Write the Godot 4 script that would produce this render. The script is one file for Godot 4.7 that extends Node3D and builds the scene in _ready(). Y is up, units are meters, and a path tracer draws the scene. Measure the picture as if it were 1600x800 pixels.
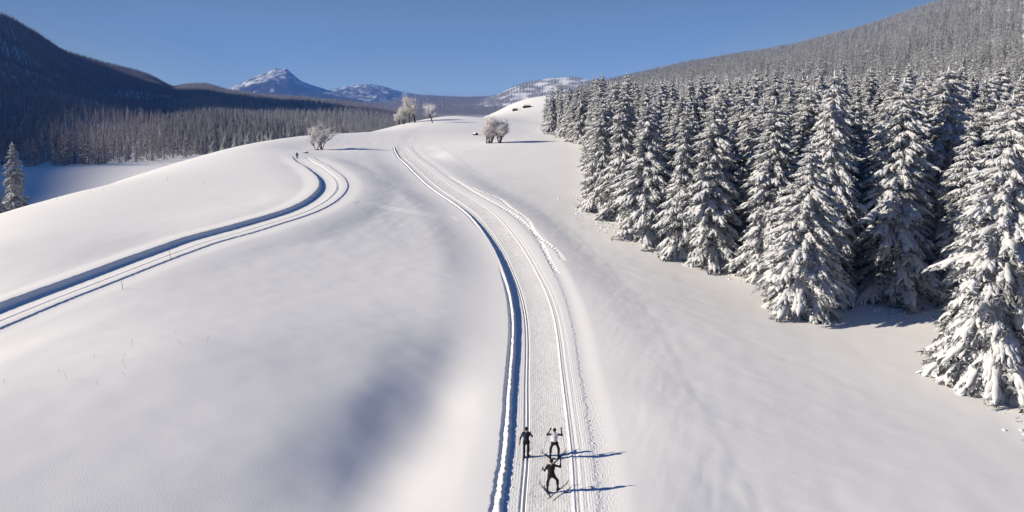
extends Node3D
# A snowy cross-country ski valley seen from the air. Metres, y up; the eye is 20 m above the skiers' snow and looks along -z.

var rng := RandomNumberGenerator.new()
const EYE := Vector3(0, 20, 0)
const FOCAL := 1142.0          # in pixels of a 1600-wide picture
const LENS_ROW := 280.0        # row of the lens axis in that picture
var pitch := atan((LENS_ROW - 150.0) / FOCAL)

# ---------------------------------------------------------------- helpers
var names := {}
func numbered(called: String) -> String:
	var n: int = names.get(called, 0)
	names[called] = n + 1
	return called if n == 0 else "%s_%03d" % [called, n]

func tag(o: Node, label := "", category := "", group := "", kind := "") -> Node:
	if label: o.set_meta("label", label)
	if category: o.set_meta("category", category)
	if group: o.set_meta("group", group)
	if kind: o.set_meta("kind", kind)
	return o

func obj(called: String, mesh: Mesh, mat: Material, parent: Node = self) -> MeshInstance3D:
	var o := MeshInstance3D.new()
	o.name = numbered(called) if parent == self else called
	o.mesh = mesh
	if mat: o.material_override = mat
	parent.add_child(o, true)
	return o

func thing(called: String, at: Vector3, turn := 0.0) -> Node3D:
	var o := Node3D.new()
	o.name = numbered(called)
	add_child(o)
	o.position = at
	o.rotation.y = turn
	return o

func mat(c: Color, rough := 0.8) -> StandardMaterial3D:   # c holds real-world (linear) colour
	var m := StandardMaterial3D.new()
	m.albedo_color = c.linear_to_srgb()
	m.roughness = rough
	m.metallic_specular = 0.3
	return m

func array_mesh(v: PackedVector3Array, n: PackedVector3Array, c := PackedColorArray(), uv := PackedVector2Array(), idx := PackedInt32Array(), into: ArrayMesh = null) -> ArrayMesh:
	var a := []
	a.resize(Mesh.ARRAY_MAX)
	a[Mesh.ARRAY_VERTEX] = v
	a[Mesh.ARRAY_NORMAL] = n
	if c.size(): a[Mesh.ARRAY_COLOR] = c
	if uv.size(): a[Mesh.ARRAY_TEX_UV] = uv
	if idx.size(): a[Mesh.ARRAY_INDEX] = idx
	var m := into if into else ArrayMesh.new()
	m.add_surface_from_arrays(Mesh.PRIMITIVE_TRIANGLES, a)
	return m

func noise(sd: int, freq: float, octaves := 3) -> FastNoiseLite:
	var n := FastNoiseLite.new()
	n.seed = sd
	n.noise_type = FastNoiseLite.TYPE_SIMPLEX_SMOOTH
	n.frequency = freq
	n.fractal_octaves = octaves
	return n

func noise_tex(sd: int, freq: float, size := 512, lo := 0.0, hi := 1.0) -> NoiseTexture2D:
	var t := NoiseTexture2D.new()
	t.width = size
	t.height = size
	t.seamless = true
	t.noise = noise(sd, freq, 4)
	var g := Gradient.new()
	g.set_color(0, Color(lo, lo, lo))
	g.set_color(1, Color(hi, hi, hi))
	t.color_ramp = g
	return t

func in_view(p: Vector3, margin := 0.12) -> bool:
	var q := p - EYE
	var c := cos(pitch)
	var s := sin(pitch)
	var d := -q.y * s - q.z * c
	if d < 5.0: return false
	var px := 800.0 + FOCAL * q.x / d
	var py := LENS_ROW - FOCAL * (q.y * c - q.z * s) / d
	return px > -1600.0 * margin and px < 1600.0 * (1.0 + margin) and py > -300.0 and py < 1000.0

# value of a table of (distance, value) pairs, smooth between them
func table(t: PackedVector2Array, x: float) -> float:
	var n := t.size()
	if x <= t[0].x: return t[0].y
	if x >= t[n - 1].x: return t[n - 1].y
	var i := 0
	while i < n - 2 and t[i + 1].x < x: i += 1
	var p0: float = t[maxi(i - 1, 0)].y
	var p3: float = t[mini(i + 2, n - 1)].y
	var h := t[i + 1].x - t[i].x
	var m1: float = (t[i + 1].y - p0) / (t[i + 1].x - t[maxi(i - 1, 0)].x)
	var m2: float = (p3 - t[i].y) / (t[mini(i + 2, n - 1)].x - t[i].x)
	var u := (x - t[i].x) / h
	var u2 := u * u
	var u3 := u2 * u
	return (2 * u3 - 3 * u2 + 1) * t[i].y + (u3 - 2 * u2 + u) * h * m1 + (3 * u2 - 2 * u3) * t[i + 1].y + (u3 - u2) * h * m2

# ---------------------------------------------------------------- lie of the land: a thin-plate surface through surveyed points
var survey: Array[Vector3] = [
	Vector3(1.9, 0.35, -20.0), Vector3(2.1, 0.27, -32.0), Vector3(2.5, 0.07, -39.0), Vector3(2.7, 0.20, -47.5), Vector3(2.9, 0.35, -63.0), Vector3(1.6, 0.75, -78.5), Vector3(-0.4, 1.60, -91.0), Vector3(-4.0, 3.10, -103.0),
	Vector3(-10.8, 4.40, -121.5), Vector3(-17.1, 5.13, -145.0), Vector3(-24.0, 5.50, -172.0), Vector3(-28.8, 5.90, -195.0), Vector3(-41.1, 2.40, -57.0), Vector3(-40.1, 2.60, -63.8), Vector3(-35.9, 3.50, -80.8), Vector3(-31.5, 4.20, -88.7),
	Vector3(-27.9, 4.75, -98.5), Vector3(-27.4, 5.50, -110.2), Vector3(-30.3, 6.00, -123.0), Vector3(-36.4, 6.50, -137.9), Vector3(-41.9, 7.00, -148.9), Vector3(-41.0, 1.90, -38.0), Vector3(-32.0, 2.75, -40.0), Vector3(-24.0, 2.50, -38.0),
	Vector3(-17.0, 1.85, -37.0), Vector3(-11.6, 1.00, -36.0), Vector3(-8.6, 0.15, -36.0), Vector3(-6.0, -0.5, -36.0), Vector3(-2.5, -0.10, -36.0), Vector3(-32.0, 2.65, -49.0), Vector3(-24.0, 2.85, -49.0), Vector3(-18.5, 2.40, -48.0), Vector3(-13.5, 1.70, -47.5), Vector3(-9.3, 1.12, -47.0), Vector3(-6.6, 0.28, -47.0),
	Vector3(-4.7, -0.48, -46.5), Vector3(-2.6, -0.35, -46.0), Vector3(-22.0, 2.00, -64.0), Vector3(-13.0, 1.40, -63.0), Vector3(-7.0, 0.85, -62.0), Vector3(-3.0, 0.55, -62.0), Vector3(-20.0, 2.35, -80.0), Vector3(-12.0, 1.75, -80.0),
	Vector3(-5.0, 1.25, -80.0), Vector3(-15.0, 3.65, -100.0), Vector3(-21.0, 5.15, -122.0), Vector3(-30.0, 2.30, -20.0), Vector3(-10.0, 0.20, -20.0), Vector3(-50.0, 1.50, -20.0), Vector3(-60.0, 2.90, -75.0), Vector3(-48.0, 2.90, -70.0),
	Vector3(-50.0, 4.20, -95.0), Vector3(-40.0, 4.90, -105.0), Vector3(-74.4, 2.80, -105.0), Vector3(-75.5, 3.40, -122.0), Vector3(-74.0, 4.06, -140.0), Vector3(-70.9, 5.51, -155.0), Vector3(-69.3, 6.07, -168.0), Vector3(-66.6, 7.42, -190.0),
	Vector3(-64.6, 8.05, -205.0), Vector3(-48.0, 6.20, -130.0), Vector3(-50.3, 6.09, -190.0), Vector3(-65.0, 7.47, -225.0), Vector3(-55.8, 7.00, -245.0), Vector3(-48.1, 7.57, -275.0), Vector3(-41.9, 9.06, -300.0), Vector3(-31.7, 10.56, -330.0),
	Vector3(-17.8, 9.97, -340.0), Vector3(-39.0, 6.29, -185.0), Vector3(-15.1, 7.84, -215.0), Vector3(-4.9, 7.29, -200.0), Vector3(-15.4, 6.26, -175.0), Vector3(-6.3, 10.01, -360.0), Vector3(0.0, 14.55, -450.0), Vector3(18.4, 14.71, -470.0),
	Vector3(8.9, 8.20, -340.0), Vector3(-105.0, -8.00, -130.0), Vector3(-120.0, -9.00, -170.0), Vector3(-110.0, -7.00, -210.0), Vector3(-90.0, -4.00, -260.0), Vector3(-95.0, -8.00, -330.0), Vector3(-60.0, -3.00, -360.0), Vector3(-20.0, -2.00, -460.0),
	Vector3(60.0, 14.00, -560.0), Vector3(0.0, 6.00, -520.0), Vector3(-199.2, -10.44, -290.0), Vector3(-177.3, -11.44, -310.0), Vector3(-184.4, -14.82, -420.0), Vector3(-198.8, -14.05, -390.0), Vector3(-80.0, -7.00, -60.0), Vector3(-110.0, -9.00, -90.0),
	Vector3(-80.0, -3.00, -20.0), Vector3(-350.0, -13.00, -300.0), Vector3(-250.0, -15.00, -480.0), Vector3(-300.0, -12.00, -200.0), Vector3(-250.0, -10.00, -80.0), Vector3(-100.0, -16.00, -560.0), Vector3(-350.0, -15.00, -560.0), Vector3(6.0, 0.00, -30.0),
	Vector3(12.0, -0.30, -34.0), Vector3(20.0, -0.80, -36.0), Vector3(30.0, -1.60, -38.0), Vector3(15.0, -0.40, -48.0), Vector3(33.0, -1.70, -50.0), Vector3(28.5, -1.40, -70.4), Vector3(39.1, -1.60, -68.9), Vector3(23.5, -0.60, -87.6),
	Vector3(18.9, 0.90, -96.0), Vector3(13.8, 2.30, -111.0), Vector3(19.5, 7.10, -185.0), Vector3(10.0, 7.59, -255.0), Vector3(45.0, -1.50, -60.0), Vector3(50.0, 0.00, -90.0), Vector3(60.0, 2.00, -130.0), Vector3(80.0, 7.00, -200.0),
	Vector3(60.0, 11.00, -270.0), Vector3(90.0, 18.00, -400.0), Vector3(12.0, 1.05, -95.0), Vector3(10.0, 0.25, -70.0), Vector3(9.0, 0.0, -58.0), Vector3(4.0, 3.40, -125.0), Vector3(0.0, 5.50, -160.0), Vector3(60.0, -2.00, -20.0), Vector3(140.0, 3.00, -30.0), Vector3(150.0, 6.00, -120.0),
	Vector3(160.0, 14.00, -250.0), Vector3(160.0, 28.00, -450.0), Vector3(60.0, 0.00, 30.0), Vector3(-60.0, 0.00, 30.0), Vector3(0.0, 0.00, 30.0), Vector3(-300.0, -8.00, 30.0), Vector3(160.0, 0.00, 30.0),
	Vector3(-10.0, 1.05, -41.5), Vector3(-7.4, 0.20, -41.5), Vector3(-5.3, -0.45, -41.5), Vector3(-8.4, 0.98, -54.0), Vector3(-5.9, 0.42, -54.0), Vector3(-3.9, 0.05, -54.0),
]
const GX0 := -436.0
const GZ0 := -604.0
const GS := 3.0
const GW := 218
const GH := 219
var grid := PackedFloat32Array()

func fit_land() -> void:
	var n := survey.size()
	var w := n + 3
	var a: Array[PackedFloat64Array] = []
	for i in w:
		var row := PackedFloat64Array()
		row.resize(w + 1)
		if i < n:
			var p := survey[i]
			for j in n:
				var q := survey[j]
				var r2 := ((p.x - q.x) * (p.x - q.x) + (p.z - q.z) * (p.z - q.z)) / 2500.0
				row[j] = 0.5 * r2 * log(r2 + 1e-12) + (1e-3 if i == j else 0.0)
			row[n] = 1.0
			row[n + 1] = p.x / 50.0
			row[n + 2] = p.z / 50.0
			row[w] = p.y
		else:
			for j in n:
				row[j] = 1.0 if i == n else (survey[j].x / 50.0 if i == n + 1 else survey[j].z / 50.0)
		a.append(row)
	for k in w:
		var best := k
		for i in range(k + 1, w):
			if absf(a[i][k]) > absf(a[best][k]): best = i
		var t := a[k]
		a[k] = a[best]
		a[best] = t
		var rk := a[k]
		for i in range(k + 1, w):
			var ri := a[i]
			var f := ri[k] / rk[k]
			if f == 0.0: continue
			for j in range(k, w + 1): ri[j] -= f * rk[j]
			a[i] = ri
	var x := PackedFloat64Array()
	x.resize(w)
	for k in range(w - 1, -1, -1):
		var s := a[k][w]
		for j in range(k + 1, w): s -= a[k][j] * x[j]
		x[k] = s / a[k][k]
	grid.resize(GW * GH)
	var xs := PackedFloat32Array()
	var zs := PackedFloat32Array()
	for p in survey:
		xs.append(p.x)
		zs.append(p.z)
	for j in GH:
		var z := GZ0 + j * GS
		for i in GW:
			var xx := GX0 + i * GS
			var s := x[n] + x[n + 1] * xx / 50.0 + x[n + 2] * z / 50.0
			for k in n:
				var dx := xx - xs[k]
				var dz := z - zs[k]
				var r2 := (dx * dx + dz * dz) * 0.0004 + 1e-12
				s += x[k] * 0.5 * r2 * log(r2)
			grid[j * GW + i] = s

func land(x: float, z: float) -> float:
	var fx := clampf((x - GX0) / GS, 1.0, GW - 3.01)
	var fz := clampf((z - GZ0) / GS, 1.0, GH - 3.01)
	var i := int(fx)
	var j := int(fz)
	var u := fx - i
	var v := fz - j
	var r0 := 0.0
	var r1 := 0.0
	var r2 := 0.0
	var r3 := 0.0
	var o := (j - 1) * GW + i
	r0 = cubic_interpolate(grid[o], grid[o + 1], grid[o - 1], grid[o + 2], u)
	o += GW
	r1 = cubic_interpolate(grid[o], grid[o + 1], grid[o - 1], grid[o + 2], u)
	o += GW
	r2 = cubic_interpolate(grid[o], grid[o + 1], grid[o - 1], grid[o + 2], u)
	o += GW
	r3 = cubic_interpolate(grid[o], grid[o + 1], grid[o - 1], grid[o + 2], u)
	return cubic_interpolate(r1, r2, r0, r3, v)

# ---------------------------------------------------------------- the snow field and its two groomed trails, one continuous grid of rows and columns
var main_x := PackedVector2Array([Vector2(-40, 1.9), Vector2(20, 1.7), Vector2(32, 1.85), Vector2(39, 2.2), Vector2(47.5, 2.4), Vector2(64, 2.65), Vector2(79, 1.6), Vector2(92, -0.4), Vector2(105, -4), Vector2(123, -10.8), Vector2(145, -17.1), Vector2(172, -24), Vector2(195, -28.8), Vector2(215, -31.5), Vector2(260, -33), Vector2(600, -33)])
var main_bank := PackedVector2Array([Vector2(10, 0.116), Vector2(26, 0.13), Vector2(39, 0.155), Vector2(50, 0.21), Vector2(66, 0.29), Vector2(75, 0.348), Vector2(86, 0.348), Vector2(97, 0.29), Vector2(112, 0.162), Vector2(130, 0.116), Vector2(150, 0.128), Vector2(176, 0.174), Vector2(192, 0.197), Vector2(203, 0)])
var main_edge := PackedVector2Array([Vector2(26, 2.3), Vector2(39, 2.35), Vector2(55, 2.45), Vector2(66, 2.6), Vector2(79, 3.0), Vector2(92, 3.3), Vector2(105, 3.1), Vector2(123, 2.7), Vector2(145, 2.5), Vector2(195, 2.2)])
var main_furrow := PackedVector2Array([Vector2(26, 0.35), Vector2(40, 0.45), Vector2(48, 0.7), Vector2(60, 1.1), Vector2(70, 0.9), Vector2(77, 0.3), Vector2(82, 0.0), Vector2(95, 0.0), Vector2(104, 0.5), Vector2(130, 0.6), Vector2(190, 0.7), Vector2(203, 0.0)])
var side_x := PackedVector2Array([Vector2(-40, -48), Vector2(20, -46.5), Vector2(38, -44), Vector2(57.0, -41.1), Vector2(63.8, -40.1), Vector2(80.8, -35.9), Vector2(88.7, -31.5), Vector2(98.5, -27.9), Vector2(110.2, -27.4), Vector2(123.0, -30.3), Vector2(137.9, -36.4), Vector2(148.9, -41.9), Vector2(163, -46.5), Vector2(185, -50), Vector2(600, -50)])
var side_bank := PackedVector2Array([Vector2(10, 0.45), Vector2(55, 0.58), Vector2(80, 0.55), Vector2(100, 0.5), Vector2(112, 0.52), Vector2(125, 0.48), Vector2(140, 0.36), Vector2(151, 0.22), Vector2(160, 0.0)])
var swell := noise(3, 1.0 / 14.0, 3)
var ripple := noise(5, 1.0 / 2.6, 2)
var streak := noise(15, 0.8, 3)
var mound := noise(16, 0.55, 3)
var crumb := noise(9, 1.9, 4)

func main_profile(t: float, z: float, bank: float, edge: float, furrow: float, fade: float) -> float:
	var jag := crumb.get_noise_2d(z, t * 0.6) * 0.1
	var te := t + jag
	var d := -bank * smoothstep(-2.5, -2.3, te)
	d += (bank * 0.75 + 0.03 * fade) * smoothstep(-1.1, edge - 0.2, te)
	d -= 0.03 * fade * smoothstep(edge - 0.04, edge + 0.07, te + jag)
	d += (0.025 * fade + 0.25 * bank) * smoothstep(edge + 0.3, edge + 1.8, t)
	d += 0.03 * fade * exp(-pow((te + 2.52) / 0.07, 2))
	d -= 0.2 * furrow * fade * (smoothstep(-2.98, -2.84, te) - smoothstep(-2.76, -2.6, te))
	var groove := 0.0
	for g in [-1.52, -1.3]:
		groove += smoothstep(0.045, 0.03, absf(t - g))
	d -= 0.075 * fade * groove
	d += fade * (0.04 * exp(-pow((t - 1.12) / 0.06, 2)) - 0.022 * exp(-pow((t - 1.41) / 0.05, 2)) - 0.012 * exp(-pow((t - 1.75) / 0.09, 2)))
	return d

func side_profile(t: float, z: float, bank: float, fade: float) -> float:
	var te := t + crumb.get_noise_2d(z * 0.8 + 300.0, t * 0.4) * 0.12
	var d := 0.35 * bank * smoothstep(-5.2, -2.7, t) * (1.0 - smoothstep(-2.45, -2.05, te))
	d -= 0.55 * bank * smoothstep(-2.45, -2.05, te)
	d += (0.5 * bank + 0.03 * fade) * smoothstep(-1.4, 1.9, te)
	d -= 0.1 * fade * smoothstep(2.0, 2.14, te)
	d += (0.07 * fade + 0.05 * bank) * smoothstep(2.4, 4.6, t)
	for g in [0.45, 0.67]:
		d -= 0.07 * fade * smoothstep(0.06, 0.04, absf(t - g))
	return d

# small shapes of the open snow: wind ripples and the uneven drifts round the forest's foot
func relief(x: float, z: float) -> float:
	var h := ripple.get_noise_2d(x, z * 0.7) * 0.02 + streak.get_noise_2d(x * 1.3 + z * 0.45, z * 0.16 - x * 0.1) * 0.018
	var d := x - table(forest_line, -z)
	if d > -5.0: h += smoothstep(-5.0, 0.5, d) * (mound.get_noise_2d(x, z) * 0.3 + 0.1)
	return h

func steps(from: float, to: float, by: float) -> PackedFloat32Array:
	var a := PackedFloat32Array()
	var n := maxi(1, roundi((to - from) / by))
	for i in n: a.append(from + (to - from) * i / n)
	return a

func snow_field(snow: Material, groomed: Material, groomed_side: Material) -> void:
	var rows := PackedFloat32Array()
	var z := 40.0
	while z > -590.0:
		rows.append(z)
		var a := absf(z)
		if z > -22.0: z -= 2.0
		elif a > 76.0 and a < 136.0: z -= 0.2
		else: z -= maxf(0.15, a * 0.0038)
	var side_t := steps(-5.2, -2.7, 0.3) + steps(-2.7, -1.9, 0.08) + steps(-1.9, 0.36, 0.16) + PackedFloat32Array([0.38, 0.41, 0.49, 0.52, 0.6, 0.63, 0.71, 0.74]) + steps(0.8, 2.5, 0.085) + steps(2.5, 5.3, 0.28)
	var main_t := steps(-4.8, -3.4, 0.2) + steps(-3.4, -2.2, 0.06) + steps(-2.2, -1.62, 0.1) + PackedFloat32Array([-1.6, -1.567, -1.548, -1.492, -1.473, -1.41, -1.347, -1.328, -1.272, -1.253, -1.2]) + steps(-1.1, 1.0, 0.1) + steps(1.0, 1.5, 0.04) + steps(1.5, 3.9, 0.07) + steps(3.9, 6.4, 0.11) + steps(6.4, 8.1, 0.28)
	var n_left := 60
	var n_mid := 48
	var n_right := 110
	var b0 := n_left                       # first column of the side trail
	var c0 := b0 + side_t.size()           # first column of the snow between
	var d0 := c0 + n_mid                   # first column of the main trail
	var f0 := d0 + main_t.size()
	var cols := f0 + n_right
	var nr := rows.size()
	var v := PackedVector3Array()
	var uv := PackedVector2Array()
	v.resize(cols * nr)
	uv.resize(cols * nr)
	var mt_first := main_t[0]
	var mt_last := main_t[main_t.size() - 1]
	var st_first := side_t[0]
	var st_last := side_t[side_t.size() - 1]
	var main_edges := PackedFloat32Array()
	var main_cos := PackedFloat32Array()
	for r in nr:
		z = rows[r]
		var a := -z
		var mx := table(main_x, a)
		var sx := table(side_x, a)
		var mc := cos(atan((table(main_x, a + 1.0) - table(main_x, a - 1.0)) / 2.0))
		var scs := cos(atan((table(side_x, a + 1.0) - table(side_x, a - 1.0)) / 2.0))
		var mh := land(mx, z)
		var sh := land(sx, z)
		var mb := table(main_bank, a)
		var me := table(main_edge, a)
		var mf := table(main_furrow, a)
		var mfade := 1.0 - smoothstep(197.0, 206.0, a)
		var sb := table(side_bank, a)
		var sfade := 1.0 - smoothstep(150.0, 160.0, a)
		main_edges.append(me)
		main_cos.append(mc)
		var x_min := -clampf(absf(z) * 1.0 + 60.0, 120.0, 425.0)
		var x_max := clampf(absf(z) * 0.8 + 60.0, 95.0, 190.0)
		for c in cols:
			var x := 0.0
			var f := 0.0
			if c < b0:
				f = float(c) / n_left
				x = lerpf(x_min, sx + st_first / scs, 1.0 - pow(1.0 - f, 1.9))
			elif c < c0:
				x = sx + side_t[c - b0] / scs
			elif c < d0:
				f = (c - c0 + 1.0) / (n_mid + 1.0)
				x = lerpf(sx + st_last / scs, mx + mt_first / mc, f)
			elif c < f0:
				x = mx + main_t[c - d0] / mc
			else:
				f = (c - f0 + 1.0) / n_right
				x = lerpf(mx + mt_last / mc, x_max, pow(f, 1.6))
			var ts := (x - sx) * scs
			var tm := (x - mx) * mc
			var h := land(x, z)
			var calm := 1.0
			if absf(ts) < 10.0:
				var w := (1.0 - smoothstep(2.4, 10.0, absf(ts))) * sfade
				h = lerpf(h, sh, w)
				calm = 1.0 - w * 0.92
				if absf(ts) < 5.4: h += side_profile(ts, z, sb, sfade)
			if absf(tm) < 10.0:
				var w := (1.0 - smoothstep(2.6, 10.0, absf(tm))) * mfade
				h = lerpf(h, mh, w)
				calm = minf(calm, 1.0 - w * 0.95)
				h += main_profile(tm, z, mb, me, mf, mfade)
			h += calm * (swell.get_noise_2d(x * 0.75 + z * 0.35, z * 0.6 - x * 0.3) * 0.06 + relief(x, z))
			v[r * cols + c] = Vector3(x, h, z)
			uv[r * cols + c] = Vector2(tm / 10.0 + 0.5, z / 8.0) if c >= d0 - 5 else Vector2(ts / 10.0 + 0.5, z / 8.0)
	# two lines of boot prints beside the main trail, and an old ski line that crosses between the trails
	var first := 0
	while rows[first] > -76.0: first += 1
	for line in 2:
		var a := 79.0 if line == 0 else 84.0
		var k := 0
		var last := 137.0 if line == 0 else 124.0
		while a < last:
			k += 1
			var off := 0.45 + 0.25 * sin(a * 0.21) if line == 0 else 1.55 + 0.5 * sin(a * 0.17 + 1.0) + 0.3 * sin(a * 0.45)
			off += 0.13 * (1 if k % 2 else -1) + rng.randf_range(-0.05, 0.05)
			var r := first + int((a - 76.0) / 0.2)
			var t: float = main_edges[r] + off
			for rr in range(r - 3, r + 4):
				for c in range(d0, f0):
					var dt := main_t[c - d0] - t
					if absf(dt) > 0.4: continue
					var dz := (-rows[rr] - a) / 0.2
					var q := (dt / 0.14) * (dt / 0.14) + dz * dz
					v[rr * cols + c].y += -0.13 * exp(-q) + 0.015 * exp(-(q - 3.0) * (q - 3.0) * 0.4)
			a += rng.randf_range(0.36, 0.46)
	for r in range(first, nr):
		if rows[r] < -125.0: break
		for c in range(c0, d0):
			var p := v[r * cols + c]
			var zz := -103.0 + (p.x + 16.0) * 0.12 + 0.5 * sin(p.x * 0.4)
			for lane in [0.0, 1.1]:
				var q: float = (p.z - zz - lane) / 0.22
				v[r * cols + c].y -= 0.1 * exp(-q * q)
	var nrm := PackedVector3Array()
	nrm.resize(cols * nr)
	for r in nr:
		var ra := maxi(r - 1, 0) * cols
		var rb := mini(r + 1, nr - 1) * cols
		for c in cols:
			var du := v[r * cols + mini(c + 1, cols - 1)] - v[r * cols + maxi(c - 1, 0)]
			var dv := v[ra + c] - v[rb + c]
			nrm[r * cols + c] = dv.cross(du).normalized()
	var g0 := b0                           # the groomed widths only; the rest of those columns is open snow
	while side_t[g0 - b0] < -2.4: g0 += 1
	var g1 := g0
	while side_t[g1 - b0] < 2.3: g1 += 1
	var g2 := d0
	while main_t[g2 - d0] < -2.5: g2 += 1
	var g3 := g2
	while main_t[g3 - d0] < 3.2: g3 += 1
	var pieces := [[0, g0, "snow_field", snow], [g0, g1, "ski_trail", groomed_side], [g1, g2, "snow_field", snow], [g2, g3, "ski_trail", groomed], [g3, cols - 1, "snow_field", snow]]
	for p in pieces:
		var ca: int = p[0]
		var cb: int = p[1]
		var wdt := cb - ca + 1
		var pv := PackedVector3Array()
		var pn := PackedVector3Array()
		var pu := PackedVector2Array()
		for r in nr:
			pv.append_array(v.slice(r * cols + ca, r * cols + cb + 1))
			pn.append_array(nrm.slice(r * cols + ca, r * cols + cb + 1))
			pu.append_array(uv.slice(r * cols + ca, r * cols + cb + 1))
		var idx := PackedInt32Array()
		idx.resize((nr - 1) * (wdt - 1) * 6)
		var k := 0
		for r in nr - 1:
			for c in wdt - 1:
				var o := r * wdt + c
				idx[k] = o
				idx[k + 1] = o + wdt
				idx[k + 2] = o + 1
				idx[k + 3] = o + 1
				idx[k + 4] = o + wdt
				idx[k + 5] = o + wdt + 1
				k += 6
		tag(obj(p[2], array_mesh(pv, pn, PackedColorArray(), pu, idx), p[3]), "", "", "", "structure")

# height of the finished snow, trails included, near enough for standing things on it
func ground(x: float, z: float) -> float:
	var a := -z
	var h := land(x, z)
	var calm := 1.0
	var mx := table(main_x, a)
	var mc := cos(atan((table(main_x, a + 1.0) - table(main_x, a - 1.0)) / 2.0))
	var tm := (x - mx) * mc
	if absf(tm) < 10.0:
		var fade := 1.0 - smoothstep(197.0, 206.0, a)
		var w := (1.0 - smoothstep(2.6, 10.0, absf(tm))) * fade
		h = lerpf(h, land(mx, z), w)
		calm = 1.0 - w * 0.95
		h += main_profile(tm, z, table(main_bank, a), table(main_edge, a), table(main_furrow, a), fade)
	var sx := table(side_x, a)
	var scs := cos(atan((table(side_x, a + 1.0) - table(side_x, a - 1.0)) / 2.0))
	var ts := (x - sx) * scs
	if absf(ts) < 10.0:
		var fade := 1.0 - smoothstep(150.0, 160.0, a)
		var w := (1.0 - smoothstep(2.4, 10.0, absf(ts))) * fade
		h = lerpf(h, land(sx, z), w)
		calm = 1.0 - w * 0.92
		h += side_profile(ts, z, table(side_bank, a), fade)
	return h + calm * (swell.get_noise_2d(x * 0.75 + z * 0.35, z * 0.6 - x * 0.3) * 0.06 + relief(x, z))

# ---------------------------------------------------------------- trees
class Soup:   # loose triangles
	var v := PackedVector3Array()
	var n := PackedVector3Array()
	var c := PackedColorArray()
	func tri(a: Vector3, b: Vector3, d: Vector3, na: Vector3, nb: Vector3, nd: Vector3) -> void:
		if (b - a).cross(d - a).dot(na + nb + nd) > 0.0:
			v.append(a); v.append(d); v.append(b)
			n.append(na); n.append(nd); n.append(nb)
		else:
			v.append(a); v.append(b); v.append(d)
			n.append(na); n.append(nb); n.append(nd)
	func flat(a: Vector3, b: Vector3, d: Vector3) -> void:
		var f := -(b - a).cross(d - a).normalized()
		v.append(a); v.append(b); v.append(d)
		n.append(f); n.append(f); n.append(f)
	func ink(col: Color, count: int) -> void:
		for i in count: c.append(col)
	func add(o: Soup, t: Transform3D, turn: Basis) -> void:
		v.append_array(t * o.v)
		n.append_array(Transform3D(turn, Vector3.ZERO) * o.n)
		if o.c.size(): c.append_array(o.c)
	func add_tinted(o: Soup, t: Transform3D, turn: Basis, shade: float) -> void:
		v.append_array(t * o.v)
		n.append_array(Transform3D(turn, Vector3.ZERO) * o.n)
		for col in o.c: c.append(Color(col.r * shade, col.g * shade, col.b * shade))
	func mesh(into: ArrayMesh = null) -> ArrayMesh:
		var a := []
		a.resize(Mesh.ARRAY_MAX)
		a[Mesh.ARRAY_VERTEX] = v
		a[Mesh.ARRAY_NORMAL] = n
		if c.size() == v.size(): a[Mesh.ARRAY_COLOR] = c
		var m := into if into else ArrayMesh.new()
		m.add_surface_from_arrays(Mesh.PRIMITIVE_TRIANGLES, a)
		return m
	# a tube through points with radii; flat_under squashes its underside
	func tube(path: PackedVector3Array, rw: PackedFloat32Array, rh: PackedFloat32Array, m: int, flat_under := 1.0, lumps := 0.0, r: RandomNumberGenerator = null) -> void:
		var k := path.size()
		var ring: Array[PackedVector3Array] = []
		var rn: Array[PackedVector3Array] = []
		for i in k:
			var dir := (path[mini(i + 1, k - 1)] - path[maxi(i - 1, 0)]).normalized()
			var side := dir.cross(Vector3.UP)
			side = side.normalized() if side.length() > 0.05 else Vector3.RIGHT
			var up := side.cross(dir).normalized()
			var pv := PackedVector3Array()
			var pn := PackedVector3Array()
			for j in m:
				var a := TAU * (j + 0.25) / m
				var ca := cos(a)
				var sa := sin(a)
				var q := 1.0
				if r: q += r.randf_range(-lumps, lumps)
				var h := rh[i] * (flat_under if sa < 0.0 else 1.0)
				pv.append(path[i] + side * ca * rw[i] * q + up * sa * h * q)
				pn.append((side * ca * rh[i] + up * sa * rw[i]).normalized())
			ring.append(pv)
			rn.append(pn)
		for i in k - 1:
			for j in m:
				var l := (j + 1) % m
				tri(ring[i][j], ring[i + 1][j], ring[i + 1][l], rn[i][j], rn[i + 1][j], rn[i + 1][l])
				tri(ring[i][j], ring[i + 1][l], ring[i][l], rn[i][j], rn[i + 1][l], rn[i][l])

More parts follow.
